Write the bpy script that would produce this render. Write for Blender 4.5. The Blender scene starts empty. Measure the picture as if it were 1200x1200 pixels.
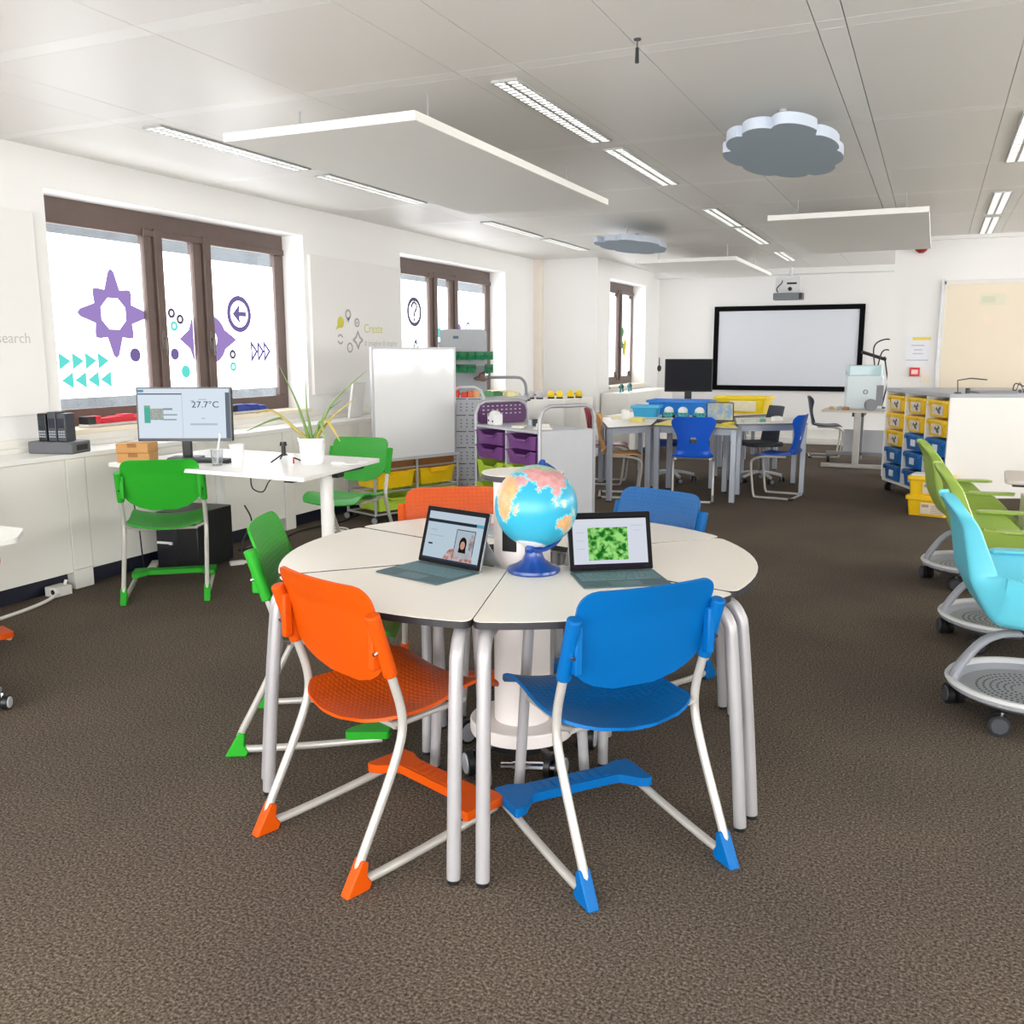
import bpy, bmesh, math, random
from mathutils import Vector, Matrix, Euler
random.seed(7)
PI=math.pi
S=bpy.context.scene
C=S.collection
def R(d): return math.radians(d)
# ---------------------------------------------------------------- materials
def lin(c):
    c=c/255.0
    return c/12.92 if c<=0.04045 else ((c+0.055)/1.055)**2.4
def L3(c): return tuple(lin(v) for v in c)+(1.0,)
MATS={}
EXPO=1.52
def mat(name,c,rough=.5,metal=0.0,spec=.5,vary=.06,vscale=6.0,bump=0.0,bscale=80.0,trans=0.0,coat=0.0,alpha=1.0):
    if name in MATS: return MATS[name]
    m=bpy.data.materials.new(name); m.use_nodes=True
    nt=m.node_tree; b=nt.nodes['Principled BSDF']
    b.inputs['Roughness'].default_value=rough; b.inputs['Metallic'].default_value=metal
    b.inputs['Specular IOR Level'].default_value=spec
    b.inputs['Transmission Weight'].default_value=trans
    b.inputs['Coat Weight'].default_value=coat
    b.inputs['Alpha'].default_value=alpha
    tc=nt.nodes.new('ShaderNodeTexCoord')
    n=nt.nodes.new('ShaderNodeTexNoise'); n.inputs['Scale'].default_value=vscale; n.inputs['Detail'].default_value=3
    nt.links.new(tc.outputs['Object'],n.inputs['Vector'])
    r=nt.nodes.new('ShaderNodeMix'); r.data_type='RGBA'
    col=L3(c)
    r.inputs[6].default_value=tuple(v*(1-vary) for v in col[:3])+(1,)
    r.inputs[7].default_value=tuple(min(1,v*(1+vary)) for v in col[:3])+(1,)
    nt.links.new(n.outputs['Fac'],r.inputs[0]); nt.links.new(r.outputs[2],b.inputs['Base Color'])
    if bump:
        n2=nt.nodes.new('ShaderNodeTexNoise'); n2.inputs['Scale'].default_value=bscale
        nt.links.new(tc.outputs['Object'],n2.inputs['Vector'])
        bp=nt.nodes.new('ShaderNodeBump'); bp.inputs['Strength'].default_value=bump; bp.inputs['Distance'].default_value=.004
        nt.links.new(n2.outputs['Fac'],bp.inputs['Height']); nt.links.new(bp.outputs['Normal'],b.inputs['Normal'])
    MATS[name]=m; return m
def emit(name,c,s=1.0,c2=None,scale=20.0,raw=False):
    if name in MATS: return MATS[name]
    m=bpy.data.materials.new(name); m.use_nodes=True; nt=m.node_tree
    for x in list(nt.nodes): nt.nodes.remove(x)
    o=nt.nodes.new('ShaderNodeOutputMaterial'); e=nt.nodes.new('ShaderNodeEmission')
    e.inputs[0].default_value=L3(c); e.inputs[1].default_value=s if raw else s/2**EXPO
    if c2:
        tc=nt.nodes.new('ShaderNodeTexCoord'); n=nt.nodes.new('ShaderNodeTexNoise'); n.inputs['Scale'].default_value=scale
        nt.links.new(tc.outputs['Object'],n.inputs['Vector'])
        rp=nt.nodes.new('ShaderNodeValToRGB'); rp.color_ramp.elements[0].position=.38; rp.color_ramp.elements[1].position=.6
        rp.color_ramp.elements[0].color=L3(c); rp.color_ramp.elements[1].color=L3(c2)
        nt.links.new(n.outputs['Fac'],rp.inputs[0]); nt.links.new(rp.outputs[0],e.inputs[0])
    nt.links.new(e.outputs[0],o.inputs[0]); MATS[name]=m; return m
def dotted(name,c,rough,px,py,r=.28,axes=(0,1),depth=.003):
    """plastic with a grid of moulded dimples (bump)"""
    if name in MATS: return MATS[name]
    m=mat(name,c,rough); nt=m.node_tree; b=nt.nodes['Principled BSDF']
    tc=nt.nodes.new('ShaderNodeTexCoord'); sp=nt.nodes.new('ShaderNodeSeparateXYZ'); nt.links.new(tc.outputs['Object'],sp.inputs[0])
    def M(op,a,b2=None):
        x=nt.nodes.new('ShaderNodeMath'); x.operation=op
        for i,v in enumerate((a,b2)):
            if v is None: continue
            if isinstance(v,(int,float)): x.inputs[i].default_value=v
            else: nt.links.new(v,x.inputs[i])
        return x.outputs[0]
    def cell(o,p): return M('SUBTRACT',M('FRACT',M('DIVIDE',M('ADD',o,10.0),p)),.5)
    u=cell(sp.outputs[axes[0]],px); v=cell(sp.outputs[axes[1]],py)
    d=M('SQRT',M('ADD',M('MULTIPLY',u,u),M('MULTIPLY',v,v)))
    mr=nt.nodes.new('ShaderNodeMapRange'); mr.inputs[1].default_value=r-.08; mr.inputs[2].default_value=r+.08
    nt.links.new(d,mr.inputs[0])
    bp=nt.nodes.new('ShaderNodeBump'); bp.inputs['Strength'].default_value=1.0; bp.inputs['Distance'].default_value=depth
    nt.links.new(mr.outputs[0],bp.inputs['Height']); nt.links.new(bp.outputs['Normal'],b.inputs['Normal'])
    return m
# ---------------------------------------------------------------- mesh builder
class MB:
    def __init__(s): s.v=[]; s.f=[]; s.m=[]
    def add(s,vs,fs,mi=0,M=None):
        k=len(s.v)
        s.v+= [tuple(M@Vector(p)) if M is not None else tuple(p) for p in vs]
        for f in fs: s.f.append([i+k for i in f]); s.m.append(mi)
        return s
    def box(s,x0,x1,y0,y1,z0,z1,mi=0,M=None):
        v=[(x0,y0,z0),(x1,y0,z0),(x1,y1,z0),(x0,y1,z0),(x0,y0,z1),(x1,y0,z1),(x1,y1,z1),(x0,y1,z1)]
        f=[(0,3,2,1),(4,5,6,7),(0,1,5,4),(1,2,6,5),(2,3,7,6),(3,0,4,7)]
        return s.add(v,f,mi,M)
    def prism(s,poly,z0,z1,mi=0,M=None,side=None,bot=None):
        n=len(poly); v=[(p[0],p[1],z0) for p in poly]+[(p[0],p[1],z1) for p in poly]
        s.add(v,[tuple(range(n-1,-1,-1))],mi if bot is None else bot,M)
        k=len(s.v)-2*n
        s.f.append([k+n+i for i in range(n)]); s.m.append(mi)
        for i in range(n):
            j=(i+1)%n; s.f.append([k+i,k+j,k+n+j,k+n+i]); s.m.append(mi if side is None else side)
        return s
    def cyl(s,p0,p1,r0,r1=None,n=16,mi=0,cap=True):
        r1=r0 if r1 is None else r1
        p0=Vector(p0);p1=Vector(p1);d=(p1-p0).normalized()
        a=d.orthogonal().normalized();b=d.cross(a)
        v=[];
        for p,r in((p0,r0),(p1,r1)):
            for i in range(n):
                t=2*PI*i/n; v.append(p+a*math.cos(t)*r+b*math.sin(t)*r)
        f=[(i,(i+1)%n,n+(i+1)%n,n+i) for i in range(n)]
        if cap: f+=[tuple(range(n-1,-1,-1)),tuple(range(n,2*n))]
        return s.add(v,f,mi)
    def tube(s,pts,r,n=10,mi=0,sm=0,closed=False,flat=1.0,up=None):
        P=[Vector(p) for p in pts]
        if sm: P=smooth(P,sm,closed)
        N=len(P); rings=[]; prev=None
        for i,p in enumerate(P):
            if closed: t=(P[(i+1)%N]-P[i-1]).normalized()
            else: t=(P[min(i+1,N-1)]-P[max(i-1,0)]).normalized()
            if prev is None:
                a=Vector(up) if up else t.orthogonal()
                a=(a-t*a.dot(t)).normalized()
            else:
                a=prev-t*prev.dot(t)
                a=a.normalized() if a.length>1e-6 else t.orthogonal().normalized()
            prev=a; b=t.cross(a)
            rr=r(i/(N-1)) if callable(r) else r
            rings.append([p+a*math.cos(2*PI*k/n)*rr*flat+b*math.sin(2*PI*k/n)*rr for k in range(n)])
        v=[q for g in rings for q in g]; f=[]
        for i in range(N if closed else N-1):
            j=(i+1)%N
            for k in range(n): f.append((i*n+k,i*n+(k+1)%n,j*n+(k+1)%n,j*n+k))
        if not closed: f+=[tuple(range(n-1,-1,-1)),tuple((N-1)*n+k for k in range(n))]
        return s.add(v,f,mi)
    def lathe(s,prof,c=(0,0,0),n=32,mi=0,M=None):
        v=[];f=[]
        for r,z in prof:
            for i in range(n):
                t=2*PI*i/n; v.append((c[0]+r*math.cos(t),c[1]+r*math.sin(t),c[2]+z))
        for j in range(len(prof)-1):
            for i in range(n): f.append((j*n+i,j*n+(i+1)%n,(j+1)*n+(i+1)%n,(j+1)*n+i))
        cl=prof[0]==prof[-1]
        if prof[0][0]>1e-5 and not cl: f.append(tuple(range(n-1,-1,-1)))
        if prof[-1][0]>1e-5 and not cl: f.append(tuple((len(prof)-1)*n+i for i in range(n)))
        return s.add(v,f,mi,M)
    def ball(s,c,r,n=16,m=10,mi=0,M=None):
        rr=r if isinstance(r,(tuple,list)) else (r,r,r)
        v=[(c[0],c[1],c[2]-rr[2])]
        for j in range(1,m):
            t=PI*j/m
            for i in range(n):
                a=2*PI*i/n; v.append((c[0]+rr[0]*math.sin(t)*math.cos(a),c[1]+rr[1]*math.sin(t)*math.sin(a),c[2]-rr[2]*math.cos(t)))
        v.append((c[0],c[1],c[2]+rr[2])); f=[]
        for i in range(n):
            f.append((0,1+(i+1)%n,1+i)); f.append((len(v)-1,len(v)-1-n+i,len(v)-1-n+(i+1)%n))
        for j in range(m-2):
            for i in range(n): f.append((1+j*n+i,1+j*n+(i+1)%n,1+(j+1)*n+(i+1)%n,1+(j+1)*n+i))
        return s.add(v,f,mi,M)
    def shell(s,fn,nu,nv,th,mi=(0,0),skip=None,edge=None):
        """thick sheet fn(u,v)->Vector for u,v in 0..1, offset along its normal"""
        P=[[Vector(fn(i/nu,j/nv)) for j in range(nv+1)] for i in range(nu+1)]
        def nrm(i,j):
            a=P[min(i+1,nu)][j]-P[max(i-1,0)][j]; b=P[i][min(j+1,nv)]-P[i][max(j-1,0)]
            q=a.cross(b); return q.normalized() if q.length>1e-9 else Vector((0,0,1))
        W=nv+1; T=(nu+1)*W
        v=[P[i][j] for i in range(nu+1) for j in range(W)]+[P[i][j]-nrm(i,j)*th for i in range(nu+1) for j in range(W)]
        k=len(s.v); s.v+=[tuple(p) for p in v]
        keep={}
        for i in range(nu):
            for j in range(nv):
                if skip and skip((i+.5)/nu,(j+.5)/nv): continue
                keep[i,j]=1
        e=mi[0] if edge is None else edge
        for (i,j) in keep:
            q=[i*W+j,(i+1)*W+j,(i+1)*W+j+1,i*W+j+1]
            s.f.append([k+x for x in q]); s.m.append(mi[0])
            s.f.append([k+T+x for x in reversed(q)]); s.m.append(mi[1])
            for (di,dj,a,b) in((0,-1,q[0],q[1]),(1,0,q[1],q[2]),(0,1,q[2],q[3]),(-1,0,q[3],q[0])):
                if (i+di,j+dj) not in keep:
                    s.f.append([k+b,k+a,k+T+a,k+T+b]); s.m.append(e)
        return s
    def build(s,name,mats,parent=None,smooth=True,bevel=0.0,seg=2,ang=35,merge=False):
        me=bpy.data.meshes.new(name); me.from_pydata(s.v,[],s.f)
        mats=mats if isinstance(mats,(list,tuple)) else [mats]
        for m in mats: me.materials.append(m)
        me.polygons.foreach_set('material_index',s.m)
        if merge:
            b=bmesh.new(); b.from_mesh(me); bmesh.ops.remove_doubles(b,verts=b.verts,dist=1e-5); b.to_mesh(me); b.free()
        if smooth:
            me.polygons.foreach_set('use_smooth',[True]*len(me.polygons)); me.set_sharp_from_angle(angle=R(ang))
        me.update()
        o=bpy.data.objects.new(name,me); C.objects.link(o)
        if parent: o.parent=parent
        if bevel:
            d=o.modifiers.new('edge','BEVEL'); d.width=bevel; d.segments=seg; d.limit_method='ANGLE'; d.angle_limit=R(40); d.harden_normals=False
        return o
def smooth(P,k,closed=False):
    out=[]; N=len(P); rng=N if closed else N-1
    for i in range(rng):
        if closed: p0,p1,p2,p3=P[i-1],P[i],P[(i+1)%N],P[(i+2)%N]
        else: p0,p1,p2,p3=P[max(i-1,0)],P[i],P[i+1],P[min(i+2,N-1)]
        for q in range(k):
            t=q/k; out.append(.5*((2*p1)+(-p0+p2)*t+(2*p0-5*p1+4*p2-p3)*t*t+(-p0+3*p1-3*p2+p3)*t**3))
    if not closed: out.append(P[-1])
    return out
def rpoly(poly,r,n=5):
    """round polygon corners"""
    out=[]; N=len(poly); rs=r if isinstance(r,(list,tuple)) else [r]*N
    for i in range(N):
        p=Vector(poly[i][:2]);a=Vector(poly[i-1][:2]);b=Vector(poly[(i+1)%N][:2]); rr=rs[i]
        if rr<=0: out.append(tuple(p)); continue
        d1=(a-p);d2=(b-p); l=min(rr,d1.length*.49,d2.length*.49)
        q1=p+d1.normalized()*l;q2=p+d2.normalized()*l
        for k in range(n+1):
            t=k/n; out.append(tuple((1-t)**2*q1+2*t*(1-t)*p+t*t*q2))
    return out
def rrect(x0,x1,y0,y1,r,n=5): return rpoly([(x0,y0),(x1,y0),(x1,y1),(x0,y1)],r,n)
YZ=Matrix(((0,0,1,0),(1,0,0,0),(0,1,0,0),(0,0,0,1)))   # prism poly (a,b),c -> x=c,y=a,z=b
XZ=Matrix(((1,0,0,0),(0,0,-1,0),(0,1,0,0),(0,0,0,1)))  # poly (a,b),c -> x=a, z=b, y=-c
def T(x,y,z=0,rz=0): return Matrix.Translation((x,y,z))@Matrix.Rotation(rz,4,'Z')
def tag(o,label,cat,group=None):
    o['label']=label; o['category']=cat
    if group: o['group']=group
    return o
def thing(name,label,cat,loc=(0,0,0),rz=0.0,group=None,rot=None):
    o=bpy.data.objects.new(name,None); C.objects.link(o); o.empty_display_size=.1
    o.location=loc; o.rotation_euler=rot if rot else (0,0,rz)
    return tag(o,label,cat,group)
def place(o,loc,rz=0.0,rot=None):
    o.location=loc; o.rotation_euler=rot if rot else (0,0,rz); return o
def struct(o): o['kind']='structure'; return o
KIDS={}
def dup(root,loc,rz,label,group=None,rot=None):
    r=root.copy(); C.objects.link(r); place(r,loc,rz,rot); r['label']=label
    if group: r['group']=group
    for ch in [o for o in bpy.data.objects if o.parent==root]:
        c=ch.copy(); C.objects.link(c); c.parent=r
        for g in [o for o in bpy.data.objects if o.parent==ch]:
            d=g.copy(); C.objects.link(d); d.parent=c
    return r
def text(name,body,size,m,parent,M,extrude=.0006,align='LEFT',sx=1.0,bold=0):
    cu=bpy.data.curves.new(name,'FONT'); cu.body=body; cu.size=size; cu.extrude=extrude; cu.align_x=align; cu.offset=bold
    o=bpy.data.objects.new(name+'_c',cu); C.objects.link(o)
    bpy.context.view_layer.update()
    me=bpy.data.meshes.new_from_object(o.evaluated_get(bpy.context.evaluated_depsgraph_get()))
    bpy.data.objects.remove(o); bpy.data.curves.remove(cu)
    me.transform(M@Matrix.Diagonal((sx,1,1,1))); me.materials.clear(); me.materials.append(m)
    o=bpy.data.objects.new(name,me); C.objects.link(o)
    if parent: o.parent=parent
    return o
# text plane facing +X on a wall seen from +X side: reading direction +Y
WX=Matrix(((0,0,1,0),(1,0,0,0),(0,1,0,0),(0,0,0,1)))
# text plane facing -Y: reading direction +X
WY=Matrix(((1,0,0,0),(0,0,-1,0),(0,1,0,0),(0,0,0,1)))
def ring(mb,r0,r1,M,n=28,mi=0,t=.001,a0=0,a1=2*PI):
    full=abs(a1-a0)>=2*PI-1e-6
    v=[];f=[]; N=n if full else n+1
    for i in range(N):
        a=a0+(a1-a0)*i/n
        for r in(r0,r1):
            for z in(0,t): v.append((r*math.cos(a),r*math.sin(a),z))
    for i in range(n):
        j=(i+1)%N; a=i*4;b=j*4
        f+=[(a+1,a+3,b+3,b+1),(a,b,b+2,a+2),(a+2,b+2,b+3,a+3),(a,a+1,b+1,b)]
    mb.add(v,f,mi,M)
def disc(mb,r,M,n=24,mi=0,t=.001): mb.prism([(r*math.cos(2*PI*i/n),r*math.sin(2*PI*i/n)) for i in range(n)],0,t,mi,M)
# common materials
WHITE=mat('wall_paint',(239,238,236),.75,spec=.2,vary=.012,vscale=1.5,bump=.04,bscale=240)
LAM=mat('white_laminate',(239,238,234),.32,vary=.01)
PANEL=mat('cabinet_laminate',(236,234,227),.45,vary=.015,vscale=2)
BLACK=mat('black_plastic',(22,23,26),.4)
DARK=mat('dark_grey_plastic',(58,60,66),.45)
MIDG=mat('mid_grey_plastic',(140,143,148),.45)
SILV=mat('silver_paint',(178,179,183),.35,metal=.35)
CREAMT=mat('cream_tube',(186,183,177),.32,metal=.25)
CHROME=mat('chrome',(205,205,210),.15,metal=1)
LGREY=mat('light_grey_paint',(196,198,203),.45)
WPLAST=mat('white_plastic',(240,240,240),.35,vary=.01)
# ================================================================ ROOM
H_C=2.78
XW=-5.29; XC=-4.92
# carpet
cm=bpy.data.materials.new('carpet'); cm.use_nodes=True; nt=cm.node_tree; b=nt.nodes['Principled BSDF']
b.inputs['Roughness'].default_value=.95; b.inputs['Specular IOR Level'].default_value=.1
tc=nt.nodes.new('ShaderNodeTexCoord')
def noise(sc,det,rough=.5):
    n=nt.nodes.new('ShaderNodeTexNoise'); n.inputs['Scale'].default_value=sc; n.inputs['Detail'].default_value=det; n.inputs['Roughness'].default_value=rough
    nt.links.new(tc.outputs['Object'],n.inputs['Vector']); return n.outputs['Fac']
n1=noise(120,4,.7); n2=noise(1.3,2); n3=noise(330,2)
rp=nt.nodes.new('ShaderNodeValToRGB'); e=rp.color_ramp.elements
e[0].position=.36; e[0].color=L3((52,46,41)); e[1].position=.66; e[1].color=L3((138,126,112))
k=e.new(.5); k.color=L3((92,83,74))
nt.links.new(n1,rp.inputs[0])
mx=nt.nodes.new('ShaderNodeMix'); mx.data_type='RGBA'; mx.blend_type='MULTIPLY'; mx.inputs[0].default_value=1
rq=nt.nodes.new('ShaderNodeValToRGB'); rq.color_ramp.elements[0].position=.3; rq.color_ramp.elements[0].color=(.82,.82,.84,1); rq.color_ramp.elements[1].position=.7; rq.color_ramp.elements[1].color=(1.05,1.03,1,1)
nt.links.new(n2,rq.inputs[0]); nt.links.new(rp.outputs[0],mx.inputs[6]); nt.links.new(rq.outputs[0],mx.inputs[7]); nt.links.new(mx.outputs[2],b.inputs['Base Color'])
bp=nt.nodes.new('ShaderNodeBump'); bp.inputs['Strength'].default_value=.45; bp.inputs['Distance'].default_value=.006
nt.links.new(n3,bp.inputs['Height']); nt.links.new(bp.outputs['Normal'],b.inputs['Normal'])
struct(MB().box(-5.6,4.4,-3.2,16.1,-.12,0).build('floor',cm,smooth=False))
# ceiling of metal panels
ceil=mat('ceiling_metal',(228,225,220),.40,spec=.24,vary=.02,vscale=.8,bump=.02,bscale=30)
ceilb=mat('ceiling_strip',(232,230,226),.4,spec=.4,vary=.01)
gap=mat('ceiling_gap',(120,114,108),.7)
mb=MB().box(-5.6,4.4,-3.2,16.1,H_C+.012,H_C+.1,1)
xs=[-5.6,-4.34,-4.04,-3.0,-2.13,-1.83,-1.25,-.525,-.41,.25,.57,1.5,2.4,2.7,3.6,4.4]
ys=[-3.2,-1.6,0,1.5,3.02,3.13,4.10,4.20,5.81,5.91,7.46,7.56,8.64,8.74,10.1,10.2,11.88,12.0,13.5,13.6,15.0,16.1]
bx={(-.525,-.41)}; 
for i in range(len(xs)-1):
    for j in range(len(ys)-1):
        nar=(ys[j+1]-ys[j])<.2 or (xs[i],xs[i+1]) in bx
        g=.003 if (xs[i],xs[i+1]) in bx else .0016
        mb.box(xs[i]+g,xs[i+1]-g,ys[j]+g,ys[j+1]-g,H_C,H_C+.012,2 if nar else 0)
struct(mb.build('ceiling',[ceil,gap,ceilb],smooth=False))
# left wall, with recesses for the windows
W0=(.05,2.76); W1=(4.45,7.17); W2=(8.87,11.58); ZS=.975; ZT=2.535; D=.23
def pierced(name,x_face,thick,y0,y1,holes):
    mb=MB(); x0=x_face-thick
    mb.box(x0,x_face,y0,y1,0,ZS-.0); mb.box(x0,x_face,y0,y1,ZT,H_C+.012)
    ya=y0
    for a,b_ in holes: mb.box(x0,x_face,ya,a,ZS,ZT); ya=b_
    mb.box(x0,x_face,ya,y1,ZS,ZT)
    return struct(mb.build(name,WHITE,smooth=False))
pierced('wall_left',XW,.31,-3.2,12.65,[W0,W1,W2])
XB=-4.36
pierced('wall_side',XB,.30,12.65,15.95,[(13.2,15.05)])
struct(MB().box(-5.6,XB-.3,12.65,12.8,0,H_C+.012).box(-5.6,-5.6+.02,12.8,16.1,0,H_C).build('wall_jog',WHITE,smooth=False))
struct(MB().box(-4.9,4.4,15.86,16.1,0,H_C+.012).build('wall_back',WHITE,smooth=False))
struct(MB().box(-.5,4.4,12.05,12.2,0,H_C+.012).build('wall_right_partition',WHITE,smooth=False))
mb=MB().box(4.2,4.43,-3.2,12.05,0,ZS).box(4.2,4.43,-3.2,12.05,ZT,H_C+.012)
RW=[(.05,2.765),(4.47,7.185),(8.88,11.595)]; ya=-3.2
for a_,b_ in RW: mb.box(4.2,4.43,ya,a_,ZS,ZT); ya=b_
struct(mb.box(4.2,4.43,ya,12.05,ZS,ZT).build('wall_right',WHITE,smooth=False))
struct(MB().box(-5.29,-5.17,12.56,12.65,.0,H_C).build('trim_1',mat('pipe_casing',(236,226,216),.6),smooth=False))
struct(MB().box(-4.36,-.5,15.55,15.86,2.69,H_C).build('trim_2',WHITE,smooth=False))
struct(MB().box(-.5,4.2,11.97,12.05,2.74,H_C).build('trim_3',WHITE,smooth=False))
struct(MB().box(-4.36,-.5,15.80,15.86,0,.24).box(-4.36,-.5,15.72,15.86,.0,.10).build('baseboard_back',mat('trunking',(226,224,218),.5),smooth=False,bevel=.006))
struct(MB().box(-.5,4.2,12.03,12.05,0,.09).build('baseboard_right',mat('trunking',(226,224,218),.5),smooth=False))
# ---------------- windows
WOOD=mat('window_frame_brown',(99,82,76),.45,vary=.12,vscale=14)
FILM=emit('window_film_lit',(248,250,255),1.9,raw=True)
GLASS=bpy.data.materials.new('clear_glass'); GLASS.use_nodes=True; g=GLASS.node_tree
for x in list(g.nodes): g.nodes.remove(x)
go=g.nodes.new('ShaderNodeOutputMaterial'); gm=g.nodes.new('ShaderNodeMixShader'); gt=g.nodes.new('ShaderNodeBsdfTransparent'); gg=g.nodes.new('ShaderNodeBsdfGlossy'); gg.inputs['Roughness'].default_value=.02
gt.inputs[0].default_value=(.9,.93,.95,1); gm.inputs[0].default_value=.06
g.links.new(gt.outputs[0],gm.inputs[1]); g.links.new(gg.outputs[0],gm.inputs[2]); g.links.new(gm.outputs[0],go.inputs[0])
PUR=emit('sticker_purple',(166,140,205),.95); PURD=emit('sticker_violet',(132,116,176),.85); CYAN=emit('sticker_cyan',(110,228,218),1.0); GREYS=emit('sticker_grey',(120,112,132),.75)
YELS=emit('sticker_yellow',(222,214,70),1.0); GRNS=emit('sticker_green',(90,176,90),.9)
IRON=mat('window_handle_metal',(120,112,108),.35,metal=.7)
XF=-5.52
def window(name,xf,y0,panes,y1,zb,zt,zg,label,film=None):
    """panes: (y0,y1,bottom,top) glass rectangles"""
    fr=MB(); ds=.05
    fr.box(xf-ds,xf,y0,y1,zt,ZT+.01); fr.box(xf-ds,xf,y0,y1,ZS-.01,zb)
    ys=[y0]+[v for p in panes for v in p[:2]]+[y1]
    for i in range(0,len(ys),2): fr.box(xf-ds,xf,ys[i],ys[i+1],zb,zt)
    for i in range(1,len(panes)):   # raised sash edges at each mullion
        a,b_=panes[i-1][1],panes[i][0]; m=(a+b_)/2
        fr.box(xf,xf+.025,m+.012,b_+.0,zb-.06,zt+.06); fr.box(xf,xf+.012,a,m-.012,zb-.06,zt+.06)
    fr.box(xf,xf+.02,panes[0][1],y1-.01,zt,zt+.05)
    o=fr.build(name,WOOD,smooth=False,bevel=.006); o['kind']='structure'; o['label']=label
    for p in panes:
        f=MB().box(xf-.035,xf-.03,p[0],p[1],zb+.075,p[3]); f.build('frosted_pane',film or FILM,o,smooth=False)
        MB().box(xf-.035,xf-.03,p[0],p[1],p[3]+.001,zt).build('clear_pane',GLASS,o,smooth=False)
        MB().box(xf-.035,xf-.03,p[0],p[1],zb,zb+.074).build('clear_pane',GLASS,o,smooth=False)
    hb=MB()
    for i in range(1,len(panes)):
        m=(panes[i-1][1]+panes[i][0])/2+.03
        hb.box(xf+.025,xf+.04,m-.014,m+.014,1.52,1.66); hb.cyl((xf+.04,m,1.6),(xf+.07,m,1.6),.009,n=8); hb.box(xf+.06,xf+.078,m-.01,m+.01,1.47,1.61)
    hb.build('window_handle',IRON,o,bevel=.004)
    return o
p1=[(4.47,5.485,1.10,2.30),(5.665,6.005,1.10,2.27),(6.20,7.045,1.10,2.25)]
w1=window('window_1',XF,4.45,p1,7.17,1.10,2.36,0,'brown framed three-pane window with purple and turquoise stickers')
p2=[(y0+4.41,y1+4.41,a,b_) for y0,y1,a,b_ in p1]
w2=window('window_2',XF,8.86,p2,11.585,1.10,2.36,0,'brown framed window with outlined question mark sticker')
p0=[(y0-4.41,y1-4.41,a,b_) for y0,y1,a,b_ in p1]
w0=window('window_4',XF,.04,p0,2.76,1.10,2.36,0,'brown framed window added left of the frame edge for fill light')  # added out of view for fill light, continuing the spacing of the row
for i_,yo in enumerate((7.215,11.635,16.045)):
    fill_win=window('window_%d'%(5+i_),XF,4.45,p1,7.17,1.10,2.36,0,'brown framed window added in the unseen right wall for fill light',emit('window_film_fill',(255,253,248),4.8,raw=True)); fill_win.matrix_world=Matrix.Translation((-5.52-.0+4.43-.0,yo,0))@Matrix.Rotation(PI,4,'Z')  # invented windows in the unseen right wall, glowing brighter to fill the room
XF3=-4.575
w3=window('window_3',XF3,13.2,[(13.3,14.23,1.1,2.33),(14.42,15.0,1.1,2.33)],15.05,1.10,2.38,0,'narrow brown window near the projection screen')
for n,xf,xw,a,b_ in(('trim_4',XF,XW,*W1),('trim_8',XF,XW,*W0),('trim_5',XF,XW,*W2),('trim_6',XF3,XB,13.2,15.05)):
    struct(MB().box(xf,xw+.035,a,b_,ZS-.03,ZS+.004).build(n,mat('sill_board',(233,222,200),.5),smooth=False,bevel=.005))
# street facade seen through the clear strips
struct(MB().box(-14.2,-14,-6,34,-3,7).build('exterior_facade',mat('facade_render',(66,68,70),.8,vary=.6,vscale=1.4),smooth=False))
# stickers on window 1 (flat film, on the room side of the pane)
def wsm(xf,y,z,rot=0): return Matrix.Translation((xf-.0295,y,z))@WX@Matrix.Rotation(rot,4,'Z')
def star(n,r,R1,R2,rot=0):
    pts=[]
    for i in range(n):
        a=PI/2+2*PI*i/n+rot; ro=R1 if i%2==0 else R2
        for da,rr in((-PI/n,r),(-.10*R2/ro*1.2,ro*.93),(0,ro),(.10*R2/ro*1.2,ro*.93)): pts.append((rr*math.cos(a+da),rr*math.sin(a+da)))
    return pts
def holed(mb,outer,hole,M,mi=0):
    """polygon with hole: outer and hole have the same count"""
    n=len(outer); v=[(p[0],p[1],.0008) for p in outer]+[(p[0],p[1],.0008) for p in hole]
    mb.add(v,[(i,(i+1)%n,n+(i+1)%n,n+i) for i in range(n)],mi,M)
def sticker(name,m,fn,w): mb=MB(); fn(mb); return mb.build(name,m,w,smooth=False)
st=star(8,.185,.325,.245); hl=[]
for i in range(len(st)):
    a=math.atan2(st[i][1],st[i][0]); s=a/(2*PI)*8-.5; fr_=s-math.floor(s); rr=.125/math.cos((fr_-.5)*2*PI/8)
    hl.append((rr*.9*math.cos(a),rr*.9*math.sin(a)))
sticker('sticker_star',PUR,lambda mb:holed(mb,st,hl,wsm(XF,5.19,1.775)),w1)
def tris(mb):
    for r_,(z,dx) in enumerate(((1.435,0),(1.30,0.01))):
        for i in range(4):
            y=4.70+i*.112+dx; s=1 if r_==0 else -1
            mb.prism([(-.05*s,-.06),(.05*s,0),(-.05*s,.06)][::s],0,.0008,0,wsm(XF,y+.03,z))
sticker('sticker_triangles',CYAN,tris,w1)
sticker('sticker_dot',PURD,lambda mb:disc(mb,.052,wsm(XF,5.37,1.475)),w1)
sticker('sticker_dot',PURD,lambda mb:disc(mb,.046,wsm(XF,5.78,1.48)),w1)
sticker('sticker_dot',CYAN,lambda mb:disc(mb,.05,wsm(XF,5.89,1.34)),w1)
def rings(mb): 
    for y,z in((5.77,1.80),(5.86,1.755)): ring(mb,.016,.040,wsm(XF,y,z))
sticker('sticker_rings',GREYS,rings,w1)
sticker('sticker_ring',CYAN,lambda mb:ring(mb,.016,.040,wsm(XF,5.79,1.70)),w1)
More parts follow.
